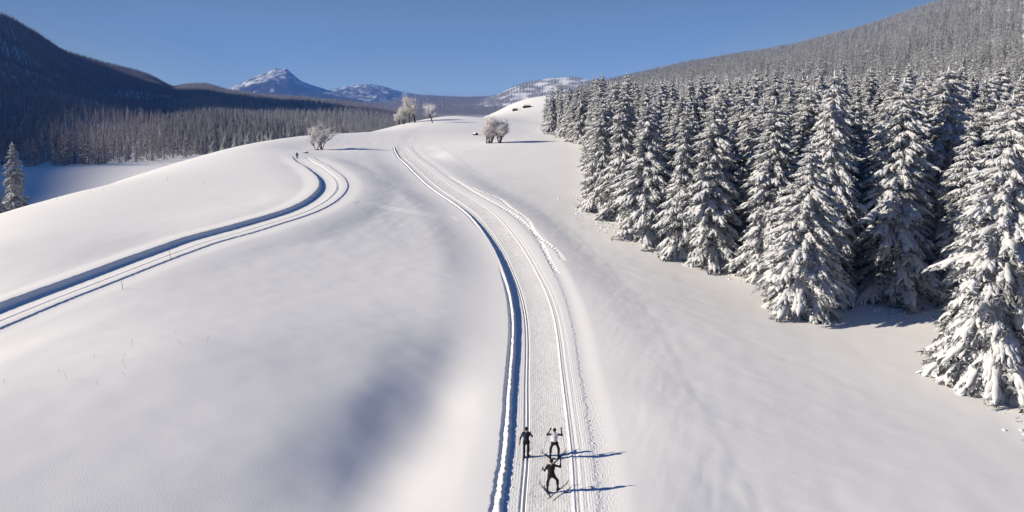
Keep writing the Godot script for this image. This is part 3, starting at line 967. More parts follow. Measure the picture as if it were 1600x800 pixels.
func near_forest(kinds: Array, mats: Array, mid: Array) -> void:
	var front := [
		["big snow-laden spruce nearest the camera at the right edge of the picture", 36.4, -53.0, 22.3, 0.98, 0],
		["spruce cut off by the right edge, close behind the biggest front spruce", 44.6, -58.5, 23.4, 1.0, 1],
		["broad low spruce with drooping snowy boughs, second biggest of the front row", 28.8, -71.0, 17.5, 1.2, 4],
		["tall spruce directly behind the broad low front spruce", 33.8, -77.0, 24.3, 0.85, 1],
		["dark shaded spruce at the back of the notch in the forest edge", 40.4, -75.8, 23.5, 1.1, 1],
		["shaded spruce in the notch, between the dark spruce and the big right-hand spruce", 46.7, -77.8, 24.4, 1.0, 0],
		["tall slim spruce left of the broad low front spruce", 31.2, -91.0, 20.5, 1.12, 2],
		["spruce with ragged snowy base at the middle of the forest edge", 24.5, -88.5, 20.9, 1.2, 2],
		["narrow spruce just left of the ragged-based spruce at the forest edge", 21.3, -90.5, 19.1, 1.05, 3],
		["regular cone-shaped spruce whose base stands out from the forest edge", 18.2, -97.5, 18.3, 1.25, 1],
		["tall spruce behind the regular cone-shaped spruce at the forest edge", 16.3, -106.5, 20.5, 1.15, 3],
		["leftmost full-size spruce of the near forest edge, beside the open slope", 13.9, -111.8, 17.8, 1.12, 2],
	]
	var inner := ["spruce half hidden right behind the biggest front spruce", "spruce behind the one cut off by the right edge", "spruce standing close behind the broad low front spruce", "spruce in the row behind the tallest spruce of the front group", "spruce behind the dark shaded spruce in the notch", "spruce at the very back of the notch by the shaded spruce", "spruce behind the tall slim front spruce", "spruce behind the ragged-based front spruce", "spruce behind the narrow front spruce", "spruce behind the regular cone-shaped front spruce", "spruce two rows behind the regular cone-shaped front spruce", "spruce just behind the leftmost full-size front spruce"]
	for f in front:
		plant(kinds[f[5]], mats, Vector3(f[1], ground(f[1], f[2]) - 0.2, f[2]), f[3], f[4], rng.randf() * TAU, f[0], "front spruces along the edge of the right-hand forest")
	plant(kinds[4], mats, Vector3(37.2, ground(37.2, -48.6) - 0.2, -48.6), 3.6, 1.3, 1.0, "small snow-buried young spruce at the foot of the biggest front spruce", "")
	var found := []
	for k in 9000:
		var z := -lerpf(46.0, 470.0, pow(rng.randf(), 0.8))
		var x: float = table(forest_line, -z) + 1.5 + rng.randf() * rng.randf() * 170.0 if k % 3 else table(forest_line, -z) + rng.randf() * 6.0
		if x > 182.0 or not in_view(Vector3(x, 10, z), 0.1): continue
		if -z < 62.0 and x < 44.0: continue
		if not clear_of(x, z, 4.9): continue
		spots.append(Vector2(x, z))
		found.append(Vector3(x, z, x * x + z * z))
	found.sort_custom(func(a, b): return a.z < b.z)
	var said := {}
	for k in front.size():
		var best := -1
		for i in mini(found.size(), 280):
			var q: Vector3 = found[i]
			if said.has(i): continue
			var d := Vector2(q.x - front[k][1] * 1.06, q.y - front[k][2] * 1.06).length()
			if best < 0 or d < Vector2(found[best].x - front[k][1] * 1.06, found[best].y - front[k][2] * 1.06).length(): best = i
		said[best] = inner[k]
	var rest := []
	for k in mid.size(): rest.append([])
	var n := 0
	for fi in found.size():
		var q: Vector3 = found[fi]
		var at := Vector3(q.x, land(q.x, q.y) - 0.3, q.y)
		var tall := lerpf(12.0, 23.5, sqrt(rng.randf())) if -q.y < 200 else rng.randf_range(11.0, 17.5)
		tall = maxf(minf(tall, 20.5 + 0.016 * -q.y + rng.randf_range(-3.5, 3.0) + smoothstep(25.0, 70.0, q.x - table(forest_line, -q.y)) * 4.0 - at.y), 8.0)
		if n < 286:
			plant(kinds[1 + rng.randi() % 7], mats, at, tall, rng.randf_range(0.95, 1.25), rng.randf() * TAU, said[fi] if said.has(fi) else "snow-covered spruce standing inside the dense right-hand forest", "spruces inside the right-hand forest")
			n += 1
		else:
			rest[rng.randi() % mid.size()].append([at, tall / 20.0, rng.randf() * TAU, rng.randf_range(0.85, 1.1)])
	print("near trees ", found.size())
	for k in mid.size(): scatter("back_forest", "rear rows of the snowy right-hand spruce forest", mid[k], rest[k])

# ---------------------------------------------------------------- people
# bones: [from, to, radius there, radius here, tag]; the surface runs through their blended capsules (surface nets)
func skin_bones(bones: Array, cell: float, sharp: float) -> Array:
	var lo := Vector3(1e9, 1e9, 1e9)
	var hi := -lo
	for b in bones:
		var rr: float = maxf(b[2], b[3]) + cell * 3.0 + 1.2 / sharp
		for p in [b[0], b[1]]:
			lo = lo.min(p - Vector3.ONE * rr)
			hi = hi.max(p + Vector3.ONE * rr)
	var n := Vector3i(((hi - lo) / cell).ceil()) + Vector3i.ONE
	var total := n.x * n.y * n.z
	var sum := PackedFloat32Array()
	var best := PackedFloat32Array()
	var who := PackedByteArray()
	sum.resize(total)
	best.resize(total)
	best.fill(1e9)
	who.resize(total)
	for b in bones:
		var a: Vector3 = b[0]
		var c: Vector3 = b[1]
		var ra: float = b[2]
		var rb: float = b[3]
		var tg: int = b[4]
		var reach := maxf(ra, rb) + cell * 2.0 + 4.0 / sharp
		var l := Vector3i(((a.min(c) - Vector3.ONE * reach - lo) / cell).floor()).clamp(Vector3i.ZERO, n - Vector3i.ONE)
		var h := Vector3i(((a.max(c) + Vector3.ONE * reach - lo) / cell).ceil()).clamp(Vector3i.ZERO, n - Vector3i.ONE)
		var ac := c - a
		var len2 := maxf(ac.length_squared(), 1e-9)
		for z in range(l.z, h.z + 1):
			for y in range(l.y, h.y + 1):
				var o := (z * n.y + y) * n.x
				for x in range(l.x, h.x + 1):
					var p := lo + Vector3(x, y, z) * cell
					var t := clampf((p - a).dot(ac) / len2, 0.0, 1.0)
					var d := p.distance_to(a + ac * t) - lerpf(ra, rb, t)
					sum[o + x] += exp(-sharp * minf(d, 2.0))
					if d < best[o + x]:
						best[o + x] = d
						who[o + x] = tg
	var f := PackedFloat32Array()
	f.resize(total)
	for i in total: f[i] = -log(sum[i]) / sharp if sum[i] > 1e-30 else 1.0
	var at := PackedInt32Array()
	at.resize(total)
	at.fill(-1)
	var v := PackedVector3Array()
	var tags := PackedByteArray()
	var nrm := PackedVector3Array()
	var sy := n.x
	var sz := n.x * n.y
	for z in n.z - 1:
		for y in n.y - 1:
			for x in n.x - 1:
				var o := z * sz + y * sy + x
				var m := 0
				var k := [f[o], f[o + 1], f[o + sy], f[o + sy + 1], f[o + sz], f[o + sz + 1], f[o + sz + sy], f[o + sz + sy + 1]]
				for i in 8:
					if k[i] < 0.0: m += 1
				if m == 0 or m == 8: continue
				var s := Vector3.ZERO
				var w := 0
				for e in [[0, 1], [2, 3], [4, 5], [6, 7], [0, 2], [1, 3], [4, 6], [5, 7], [0, 4], [1, 5], [2, 6], [3, 7]]:
					var fa: float = k[e[0]]
					var fb: float = k[e[1]]
					if (fa < 0.0) == (fb < 0.0): continue
					var t := fa / (fa - fb)
					var pa := Vector3(e[0] & 1, (e[0] >> 1) & 1, e[0] >> 2)
					var pb := Vector3(e[1] & 1, (e[1] >> 1) & 1, e[1] >> 2)
					s += pa.lerp(pb, t)
					w += 1
				at[o] = v.size()
				v.append(lo + (Vector3(x, y, z) + s / w) * cell)
				nrm.append(Vector3(k[1] + k[3] + k[5] + k[7] - k[0] - k[2] - k[4] - k[6], k[2] + k[3] + k[6] + k[7] - k[0] - k[1] - k[4] - k[5], k[4] + k[5] + k[6] + k[7] - k[0] - k[1] - k[2] - k[3]).normalized())
				tags.append(who[o])
	var soups := {}
	for z in range(1, n.z - 1):
		for y in range(1, n.y - 1):
			for x in range(1, n.x - 1):
				var o := z * sz + y * sy + x
				var inside := f[o] < 0.0
				for ax in 3:
					var st: int = [1, sy, sz][ax]
					if (f[o + st] < 0.0) == inside: continue
					var su: int = [sy, sz, 1][ax]
					var sv: int = [sz, 1, sy][ax]
					var q := [at[o - su - sv], at[o - sv], at[o], at[o - su]]
					if q[0] < 0 or q[1] < 0 or q[2] < 0 or q[3] < 0: continue
					var tg := tags[q[2]]
					if not soups.has(tg): soups[tg] = Soup.new()
					var so: Soup = soups[tg]
					so.tri(v[q[0]], v[q[1]], v[q[2]], nrm[q[0]], nrm[q[1]], nrm[q[2]])
					so.tri(v[q[0]], v[q[2]], v[q[3]], nrm[q[0]], nrm[q[2]], nrm[q[3]])
	return [soups]

enum {JACKET, TROUSERS, SKIN, HAT, BOOT, GLOVE, SLEEVE}

# a gloved hand closed round a pole: five bent fingers of different lengths and a thumb
func hand_bones(wrist: Vector3, grip: Vector3, pole: Vector3) -> Array:
	var g := -pole.normalized()
	var f := (grip - wrist).normalized()
	var u := (f - g * f.dot(g)).normalized()
	var w := g.cross(u)
	var out := [[wrist, grip - u * 0.034 + g * 0.012, 0.025, 0.024, GLOVE], [wrist, grip - u * 0.034 - g * 0.024, 0.022, 0.02, GLOVE]]
	for i in 4:
		var off: float = [0.033, 0.012, -0.01, -0.031][i]
		var rad: float = [0.0105, 0.011, 0.0105, 0.009][i]
		var turn: float = [3.4, 3.7, 3.5, 3.0][i]
		var p := grip + g * off - u * 0.034
		for s in 3:
			var a := PI - turn * (s + 1.0) / 3.0
			var q := grip + g * off + (u * cos(a) + w * sin(a)) * 0.029
			out.append([p, q, rad, rad * 0.93, GLOVE])
			p = q
	var root := grip - u * 0.03 + g * 0.03
	out.append([root, grip - w * 0.03 + g * 0.045, 0.013, 0.012, GLOVE])
	out.append([grip - w * 0.03 + g * 0.045, grip + u * 0.022 - w * 0.012 + g * 0.058, 0.012, 0.01, GLOVE])
	return out

func head_bones(neck: Vector3, tilt: Vector3, face: Vector3) -> Array:
	var up := tilt.normalized()
	var fw := (face - up * face.dot(up)).normalized()
	var rt := fw.cross(up)
	var c := neck + up * 0.125
	var out := [
		[c + up * 0.035 - fw * 0.02, c + up * 0.03 + fw * 0.015, 0.094, 0.09, HAT], [c + up * 0.07, c + up * 0.085, 0.075, 0.06, HAT],
		[c - up * 0.02 + fw * 0.022, c - up * 0.05 + fw * 0.03, 0.078, 0.062, SKIN], [c - up * 0.085 + fw * 0.06, c - up * 0.092 + fw * 0.066, 0.03, 0.026, SKIN],
		[c + fw * 0.096, c - up * 0.032 + fw * 0.118, 0.011, 0.016, SKIN], [c - up * 0.062 + fw * 0.09 - rt * 0.02, c - up * 0.062 + fw * 0.09 + rt * 0.02, 0.012, 0.012, SKIN],
	]
	for s in [-1.0, 1.0]:
		out.append([c - up * 0.002 + rt * s * 0.084, c - up * 0.04 + rt * s * 0.083, 0.017, 0.012, SKIN])
		out.append([c + up * 0.012 + fw * 0.084 + rt * s * 0.026, c + up * 0.012 + fw * 0.088 + rt * s * 0.04, 0.012, 0.011, SKIN])
	return out

# joints in the person's own axes, facing -z: pelvis, chest, neck, head_up, face, then per side (left first) shoulder, elbow, wrist, grip, pole direction, hip, knee, ankle, toe direction
func person(at: Vector3, turn: float, j: Dictionary, cloth: Dictionary, label: String) -> Node3D:
	var o := thing("person", at, turn)
	tag(o, label, "person")
	var body := []
	var pelvis: Vector3 = j.pelvis
	var chest: Vector3 = j.chest
	var neck: Vector3 = j.neck
	var belly := pelvis.lerp(chest, 0.45)
	body.append([pelvis + Vector3(-0.075, 0, 0), pelvis + Vector3(0.075, 0, 0), 0.115, 0.115, TROUSERS])
	body.append([belly + Vector3(-0.055, 0, 0), belly + Vector3(0.055, 0, 0), 0.105, 0.105, JACKET])
	body.append([belly, chest, 0.12, 0.13, JACKET])
	var mid: Vector3 = (j.shoulder[0] + j.shoulder[1]) * 0.5
	body.append([chest + Vector3(-0.08, 0, 0), chest + Vector3(0.08, 0, 0), 0.115, 0.115, JACKET])
	body.append([j.shoulder[0].lerp(mid, 0.25), j.shoulder[1].lerp(mid, 0.25), 0.072, 0.072, JACKET])
	body.append([mid + Vector3(0, 0.02, 0), neck + j.head_up.normalized() * 0.05, 0.06, 0.052, SKIN])
	var hands := []
	for s in 2:
		body.append([j.shoulder[s], j.elbow[s], 0.058, 0.043, SLEEVE])
		body.append([j.elbow[s], j.wrist[s], 0.042, 0.031, SLEEVE])
		body.append([j.hip[s], j.knee[s], 0.092, 0.062, TROUSERS])
		body.append([j.knee[s].lerp(j.ankle[s], 0.0), j.knee[s].lerp(j.ankle[s], 0.35) + Vector3(0, 0, 0.012), 0.06, 0.06, TROUSERS])
		body.append([j.knee[s].lerp(j.ankle[s], 0.35) + Vector3(0, 0, 0.012), j.ankle[s], 0.06, 0.042, TROUSERS])
		var toe: Vector3 = j.toe[s].normalized()
		body.append([j.ankle[s] + Vector3(0, 0.05, 0), j.ankle[s] - Vector3(0, 0.03, 0), 0.05, 0.05, BOOT])
		body.append([j.ankle[s] - Vector3(0, 0.045, 0) - toe * 0.05, j.ankle[s] - Vector3(0, 0.052, 0) + toe * 0.17, 0.043, 0.034, BOOT])
		hands.append(hand_bones(j.wrist[s], j.grip[s], j.pole[s]))
	var soups: Dictionary = skin_bones(body, 0.02, 42.0)[0]
	for part in [skin_bones(head_bones(neck, j.head_up, j.face), 0.0075, 110.0)[0], skin_bones(hands[0], 0.005, 260.0)[0], skin_bones(hands[1], 0.005, 260.0)[0]]:
		for k in part:
			if not soups.has(k): soups[k] = Soup.new()
			soups[k].add(part[k], Transform3D.IDENTITY, Basis.IDENTITY)
	var m := ArrayMesh.new()
	for k in soups:
		soups[k].mesh(m)
		m.surface_set_material(m.get_surface_count() - 1, cloth[k])
	obj("body", m, null, o)
	var fw: Vector3 = (j.face - j.head_up.normalized() * j.face.dot(j.head_up.normalized())).normalized()
	var rt := fw.cross(j.head_up.normalized())
	for s in [-1.0, 1.0]:
		var e := SphereMesh.new()
		e.radius = 0.0115
		e.height = 0.023
		e.radial_segments = 10
		e.rings = 6
		obj("eye", e, cloth[-1], o).position = neck + j.head_up.normalized() * 0.127 + fw * 0.089 + rt * s * 0.033
	return o

# a ski whose boot stands at the origin of its own axes, tip towards -z
func ski(at: Vector3, turn: float, rise: float, ms: Array, label: String, length := 1.9) -> void:
	var o := thing("ski", at, turn)
	o.rotation.x = rise
	tag(o, label, "ski", "skis of the skiers")
	var st := Soup.new()
	var pts := []
	for i in 15:
		var s := i / 14.0
		var z := length * 0.46 - length * s
		var up := 0.13 * pow(clampf((s - 0.86) / 0.14, 0.0, 1.0), 1.7) + 0.012 * pow(clampf((0.06 - s) / 0.06, 0.0, 1.0), 2.0)
		var w := 0.0245 * (1.0 - 0.55 * pow(clampf((s - 0.9) / 0.1, 0.0, 1.0), 2.0))
		pts.append([Vector3(-w, up, z), Vector3(w, up, z), Vector3(w * 0.8, up + 0.017, z), Vector3(-w * 0.8, up + 0.017, z)])
	for i in 14:
		for k in 4:
			var a: Vector3 = pts[i][k]
			var b: Vector3 = pts[i][(k + 1) % 4]
			var c: Vector3 = pts[i + 1][(k + 1) % 4]
			var d: Vector3 = pts[i + 1][k]
			var nn: Vector3 = [Vector3.DOWN, Vector3.RIGHT, Vector3.UP, Vector3.LEFT][k]
			st.tri(a, b, c, nn, nn, nn)
			st.tri(a, c, d, nn, nn, nn)
	st.tri(pts[0][0], pts[0][1], pts[0][2], Vector3.BACK, Vector3.BACK, Vector3.BACK)
	st.tri(pts[0][0], pts[0][2], pts[0][3], Vector3.BACK, Vector3.BACK, Vector3.BACK)
	obj("board", st.mesh(), ms[0], o)
	var bx := BoxMesh.new()
	bx.size = Vector3(0.036, 0.012, 0.3)
	obj("binding", bx, ms[1], o).position = Vector3(0, 0.023, -0.02)

func ski_pole(top: Vector3, tip: Vector3, ms: Array, label: String) -> void:
	var d := (tip - top)
	var o := thing("ski_pole", tip)
	tag(o, label, "ski pole", "poles of the skiers")
	var y := -d.normalized()
	var x := y.cross(Vector3.FORWARD).normalized()
	o.basis = Basis(x, y, x.cross(y))
	var ln := d.length()
	var sh := CylinderMesh.new()
	sh.top_radius = 0.0085
	sh.bottom_radius = 0.005
	sh.height = ln
	sh.radial_segments = 8
	sh.rings = 1
	obj("shaft", sh, ms[0], o).position.y = ln * 0.5
	var gr := CapsuleMesh.new()
	gr.radius = 0.015
	gr.height = 0.17
	gr.radial_segments = 8
	gr.rings = 3
	obj("grip", gr, ms[1], o).position.y = ln - 0.02
	var ba := CylinderMesh.new()
	ba.top_radius = 0.012
	ba.bottom_radius = 0.036
	ba.height = 0.025
	ba.radial_segments = 10
	ba.rings = 1
	obj("basket", ba, ms[1], o).position.y = 0.05

func skiers() -> void:
	var black := mat(Color(0.012, 0.012, 0.015), 0.7)
	var navy := mat(Color(0.018, 0.02, 0.045), 0.7)
	var white := mat(Color(0.62, 0.6, 0.68), 0.7)
	var grey := mat(Color(0.02, 0.018, 0.024), 0.7)
	var skin := mat(Color(0.5, 0.27, 0.19), 0.6)
	var eye := mat(Color(0.03, 0.025, 0.02), 0.2)
	for m in [black, navy, white, grey]:
		m.rim_enabled = true
		m.rim = 0.2
	var dark := {JACKET: black, TROUSERS: black, SKIN: skin, HAT: black, BOOT: black, GLOVE: black, SLEEVE: black, -1: eye}
	var blue := {JACKET: navy, TROUSERS: black, SKIN: skin, HAT: black, BOOT: black, GLOVE: black, SLEEVE: navy, -1: eye}
	var pale := {JACKET: white, TROUSERS: black, SKIN: skin, HAT: black, BOOT: black, GLOVE: black, SLEEVE: grey, -1: eye}
	var ski_mats := [mat(Color(0.03, 0.03, 0.035), 0.3), black]
	var pole_mats := [mat(Color(0.05, 0.05, 0.055), 0.35), black]
	var plan := [
		["skier in dark navy top gliding in the classic tracks beside the bank shadow", Vector3(0.80, 0, -38.9), 0.0, blue, "the navy-topped skier", {
			pelvis = Vector3(0, 0.98, 0.02), chest = Vector3(0, 1.29, -0.09), neck = Vector3(0, 1.5, -0.15), head_up = Vector3(0, 1, -0.22), face = Vector3(0, -0.15, -1),
			shoulder = [Vector3(-0.19, 1.43, -0.12), Vector3(0.19, 1.43, -0.13)], elbow = [Vector3(-0.33, 1.16, -0.08), Vector3(0.33, 1.2, -0.22)], wrist = [Vector3(-0.37, 0.92, -0.02), Vector3(0.24, 1.24, -0.42)], grip = [Vector3(-0.375, 0.845, -0.0), Vector3(0.23, 1.26, -0.495)],
			pole = [Vector3(-0.12, -0.85, 1.0), Vector3(0.12, -1, 0.5)],
			hip = [Vector3(-0.1, 0.95, 0.02), Vector3(0.1, 0.95, 0.02)], knee = [Vector3(-0.115, 0.53, -0.08), Vector3(0.12, 0.54, -0.1)], ankle = [Vector3(-0.11, 0.125, 0.05), Vector3(0.11, 0.125, -0.12)], toe = [Vector3(0, 0, -1), Vector3(0, 0, -1)]}, [0.0, 0.0]],
		["skier in white top and black trousers with both hands raised to head height", Vector3(2.36, 0, -38.6), 0.0, pale, "the white-topped skier", {
			pelvis = Vector3(0, 0.94, 0.05), chest = Vector3(-0.01, 1.24, -0.04), neck = Vector3(0, 1.45, -0.1), head_up = Vector3(0, 1, -0.2), face = Vector3(-0.3, -0.1, -1),
			shoulder = [Vector3(-0.18, 1.38, -0.07), Vector3(0.18, 1.38, -0.07)], elbow = [Vector3(-0.4, 1.28, -0.2), Vector3(0.42, 1.26, -0.2)], wrist = [Vector3(-0.24, 1.48, -0.34), Vector3(0.4, 1.5, -0.3)], grip = [Vector3(-0.2, 1.54, -0.36), Vector3(0.395, 1.575, -0.315)],
			pole = [Vector3(-0.42, -1, 0.35), Vector3(0.2, -1, 0.32)],
			hip = [Vector3(-0.1, 0.92, 0.05), Vector3(0.1, 0.92, 0.05)], knee = [Vector3(-0.21, 0.53, -0.08), Vector3(0.24, 0.53, -0.1)], ankle = [Vector3(-0.24, 0.125, 0.03), Vector3(0.22, 0.125, 0.0)], toe = [Vector3(-0.5, 0, -1), Vector3(0.55, 0, -1)]}, [0.46, -0.5]],
		["skier dressed all in black skating nearest the camera with right ski lifted", Vector3(2.0, 0, -34.9), 0.0, dark, "the all-black skier nearest the camera", {
			pelvis = Vector3(-0.02, 0.95, 0.04), chest = Vector3(-0.03, 1.26, -0.06), neck = Vector3(-0.02, 1.47, -0.12), head_up = Vector3(0.03, 1, -0.2), face = Vector3(0, -0.15, -1),
			shoulder = [Vector3(-0.21, 1.38, -0.09), Vector3(0.16, 1.41, -0.08)], elbow = [Vector3(-0.36, 1.2, 0.04), Vector3(0.43, 1.32, -0.1)], wrist = [Vector3(-0.44, 1.16, -0.18), Vector3(0.47, 1.56, -0.2)], grip = [Vector3(-0.46, 1.15, -0.255), Vector3(0.475, 1.63, -0.22)],
			pole = [Vector3(-0.62, -1, 0.55), Vector3(0.06, -1, 0.25)],
			hip = [Vector3(-0.11, 0.92, 0.04), Vector3(0.09, 0.93, 0.04)], knee = [Vector3(-0.2, 0.52, -0.06), Vector3(0.3, 0.6, -0.1)], ankle = [Vector3(-0.22, 0.125, 0.05), Vector3(0.3, 0.27, 0.12)], toe = [Vector3(-0.38, 0, -1), Vector3(0.75, -0.05, -1)]}, [0.36, -0.65]],
		["tiny dark skier crouching far off where the left trail ends", Vector3(-45.4, 0, -154.0), 0.4, dark, "the tiny far skier", {
			pelvis = Vector3(0, 0.62, 0.22), chest = Vector3(0, 0.85, -0.05), neck = Vector3(0, 1.0, -0.24), head_up = Vector3(0, 1, -0.5), face = Vector3(0, 0, -1),
			shoulder = [Vector3(-0.19, 0.94, -0.16), Vector3(0.19, 0.94, -0.16)], elbow = [Vector3(-0.22, 0.68, -0.28), Vector3(0.22, 0.68, -0.28)], wrist = [Vector3(-0.16, 0.78, -0.5), Vector3(0.16, 0.78, -0.5)], grip = [Vector3(-0.14, 0.81, -0.565), Vector3(0.14, 0.81, -0.565)],
			pole = [Vector3(-0.1, -0.35, 1.0), Vector3(0.1, -0.35, 1.0)],
			hip = [Vector3(-0.1, 0.6, 0.22), Vector3(0.1, 0.6, 0.22)], knee = [Vector3(-0.12, 0.47, -0.18), Vector3(0.12, 0.47, -0.18)], ankle = [Vector3(-0.12, 0.125, 0.06), Vector3(0.12, 0.125, 0.06)], toe = [Vector3(0, 0, -1), Vector3(0, 0, -1)]}, [0.0, 0.0]],
	]
	for q in plan:
		var at: Vector3 = q[1]
		var turn: float = q[2]
		var j: Dictionary = q[5]
		var face := Basis(Vector3.UP, turn)
		at.y = -1e9
		for s in 2:   # stand on the higher ski; the snow is checked under both
			var a: Vector3 = at + face * j.ankle[s]
			at.y = maxf(at.y, ground(a.x, a.z) + 0.01) if j.ankle[s].y < 0.2 else at.y
		person(at, turn, j, q[3], q[0])
		for s in 2:
			var foot: Vector3 = at + face * (j.ankle[s] - Vector3(0, 0.117, 0))
			var tilt := 0.0
			if j.ankle[s].y < 0.2: foot.y = ground(foot.x, foot.z) + 0.012
			else: tilt = 0.03
			var spin: float = turn + q[6][s]
			ski(foot + Vector3(0, 0.0, 0), spin, tilt, ski_mats, "%s ski of %s" % [["left", "right"][s], q[4]])
			var grip: Vector3 = at + face * j.grip[s]
			var dir: Vector3 = (face * j.pole[s]).normalized()
			var top := grip - dir * 0.06
			var tip := grip
			for k in 200:
				tip = grip + dir * 0.008 * k
				if k * 0.008 > 1.42 or tip.y < ground(tip.x, tip.z) - 0.03: break
			ski_pole(top, tip, pole_mats, "%s pole held by %s" % [["left", "right"][s], q[4]])

# ---------------------------------------------------------------- lone trees, huts, stakes, stems, clods
func lone_tree(called: String, label: String, cat: String, x: float, z: float, lobes: Array, wood: Material, frost: Material) -> void:
	var o := thing(called, Vector3(x, ground(x, z) - 0.1, z))
	tag(o, label, cat)
	var all := [Soup.new(), Soup.new()]
	for b in lobes:      # [seed, height, spread, stems, weep, low, dense, where]
		var parts := frosted_tree(b[0], b[1], b[2], b[3], b[4], b[5], b[6])
		var lo := Vector3(1e9, 1e9, 1e9)
		var hi := -lo
		for p in parts[1].v:
			lo = lo.min(p)
			hi = hi.max(p)
		var k := Vector3(b[2] * 2.0 / (hi.x - lo.x), b[1] / hi.y, b[2] * 2.0 / (hi.z - lo.z))   # to the height and width wanted
		for i in 2: all[i].add(parts[i], Transform3D(Basis.from_scale(k), b[7]), Basis.IDENTITY)
	for i in 2: obj(["trunk", "crown"][i], all[i].mesh(), [wood, frost][i], o)

func details(bark: Material, kinds: Array, mats: Array) -> void:
	var frost := mat(Color(0.74, 0.73, 0.74), 0.8)
	var rosy := mat(Color(0.82, 0.79, 0.81), 0.8)
	var mid := Vector3.ZERO
	lone_tree("bare_tree", "umbrella-shaped frosted tree with forked dark trunk behind the left trail's end", "tree", -49.6, -190.2, [[501, 7.9, 5.0, 4, 0.1, 0.26, 0, mid], [511, 6.4, 3.2, 2, 0.15, 0.3, 0, Vector3(-1.4, 0, 0.3)]], bark, frost)
	lone_tree("bare_tree", "tallest frosted tree with drooping branches on the central crest", "tree", -39.0, -294.7, [[502, 12.0, 4.2, 1, 0.35, 0.3, 2, mid], [512, 9.0, 3.0, 1, 0.4, 0.25, 1, Vector3(-2.4, 0, -0.6)]], bark, frost)
	lone_tree("bare_tree", "low round frosted tree leaning against the left of the tallest crest tree", "tree", -43.8, -297.0, [[503, 8.0, 3.0, 5, 0.2, 0.1, 1, mid], [513, 5.6, 2.2, 4, 0.2, 0.1, 0, Vector3(-2.0, 0, 0)]], bark, frost)
	lone_tree("bare_tree", "small frosted tree with clear straight trunk right of the tallest crest tree", "tree", -30.6, -282.3, [[504, 8.2, 3.3, 1, 0.1, 0.42, 0, mid]], bark, frost)
	lone_tree("bush", "large pinkish frosted bush on the open slope by the forest", "bush", -4.7, -200.0, [[505, 8.5, 3.5, 5, 0.0, 0.05, 0, Vector3(-1.1, 0, 0)], [515, 7.4, 3.3, 5, 0.05, 0.05, 0, Vector3(1.3, 0, 0.4)], [525, 5.2, 2.6, 3, 0.1, 0.05, 0, Vector3(-2.0, 0, 0.6)]], bark, rosy)
	lone_tree("bare_tree", "round-topped frosted tree peeping over the left snow crest", "tree", -79.0, -232.0, [[506, 5.9, 2.4, 3, 0.1, 0.25, 1, mid]], bark, frost)
	var row := [[-83.5, -212, 6.5], [-81.0, -214, 7.6], [-79.2, -218, 7.0], [-77.4, -215, 8.2], [-75.6, -219, 8.4], [-74.0, -217, 7.6], [-72.4, -221, 8.6], [-86.0, -210, 6.2], [-84.6, -216, 8.0]]
	for r in row:
		var y := land(r[0], r[1])
		plant(kinds[4], mats, Vector3(r[0], y - 0.2, r[1]), r[2] - y + 1.5, 1.2, rng.randf() * TAU, "small white frosted conifer peeping over the left snow crest", "small conifers behind the left snow crest")
	for e in [[-104.5, -152.0, 16.6, "taller dark spruce at the left edge, in the shaded hollow"], [-82.5, -116.0, 6.8, "shorter dark spruce at the left edge, in front of the taller one"]]:
		plant(kinds[5], mats, Vector3(e[0], land(e[0], e[1]) - 0.3, e[1]), e[2], 1.0, 2.0, e[3], "")
	# huts
	var plank := mat(Color(0.055, 0.042, 0.033), 0.9)
	var white := mat(Color(0.78, 0.78, 0.8), 0.7)
	for h in [[7.9, -393.4, 3.9, 0.35, "larger dark low hut with snowy roof on the white knoll"], [1.6, -387.4, 2.6, 0.2, "smaller dark low hut on the white knoll, left of the larger"]]:
		var y := land(h[0], h[1])
		var o := thing("hut", Vector3(h[0], y - 0.9, h[1]), h[3])
		tag(o, h[4], "hut")
		var w := BoxMesh.new()
		w.size = Vector3(h[2], 1.9, h[2] * 0.6)
		obj("wall", w, plank, o).position.y = 0.95
		var rf := PrismMesh.new()
		rf.size = Vector3(h[2] * 0.6 + 0.6, 0.55, h[2] + 0.4)
		var ro := obj("roof", rf, white, o)
		ro.position.y = 2.17
		ro.rotation.y = PI / 2
		var d := BoxMesh.new()
		d.size = Vector3(0.9, 1.5, 0.06)
		obj("door", d, mat(Color(0.03, 0.023, 0.018), 0.9), o).position = Vector3(h[2] * 0.15, 0.85, h[2] * 0.3 + 0.032)
	# stones that show through the snow
	var stone := mat(Color(0.07, 0.06, 0.055), 0.9)
	for s in [[-11.2, -223.8, 0.8, "dark snow-capped stone on the slope left of the pinkish bush"], [-48.2, -170.5, 0.45, "dark low stone left of the forked frosted tree"], [-50.6, -189.0, 0.5, "stone at the foot of the forked frosted tree"]]:
		var o := thing("stone", Vector3(s[0], ground(s[0], s[1]), s[1]))
		tag(o, s[3], "stone")
		obj("rock", lump(int(absf(s[0]) * 10.0), Vector3(s[2] * 1.3, s[2] * 0.7, s[2])), stone, o)
		obj("snow_cap", lump(int(absf(s[0]) * 7.0), Vector3(s[2] * 0.9, s[2] * 0.35, s[2] * 0.8)), white, o).position = Vector3(0.1, s[2] * 0.55, -0.1)
	# stakes along the left trail
	for s in [[-35.8, -75.1, 1.15, "thin dark marker stake standing in the left trail's edge"], [-35.2, -64.5, 0.75, "shorter marker stake nearer the camera beside the left trail"]]:
		var o := thing("stake", Vector3(s[0], ground(s[0], s[1]) - 0.1, s[1]))
		tag(o, s[3], "stake")
		var c := CylinderMesh.new()
		c.top_radius = 0.018
		c.bottom_radius = 0.024
		c.height = s[2] + 0.1
		c.radial_segments = 8
		c.rings = 1
		var p := obj("post", c, plank, o)
		p.position.y = s[2] * 0.5 + 0.05
		p.rotation.z = 0.06
		var k := SphereMesh.new()
		k.radius = 0.03
		k.height = 0.05
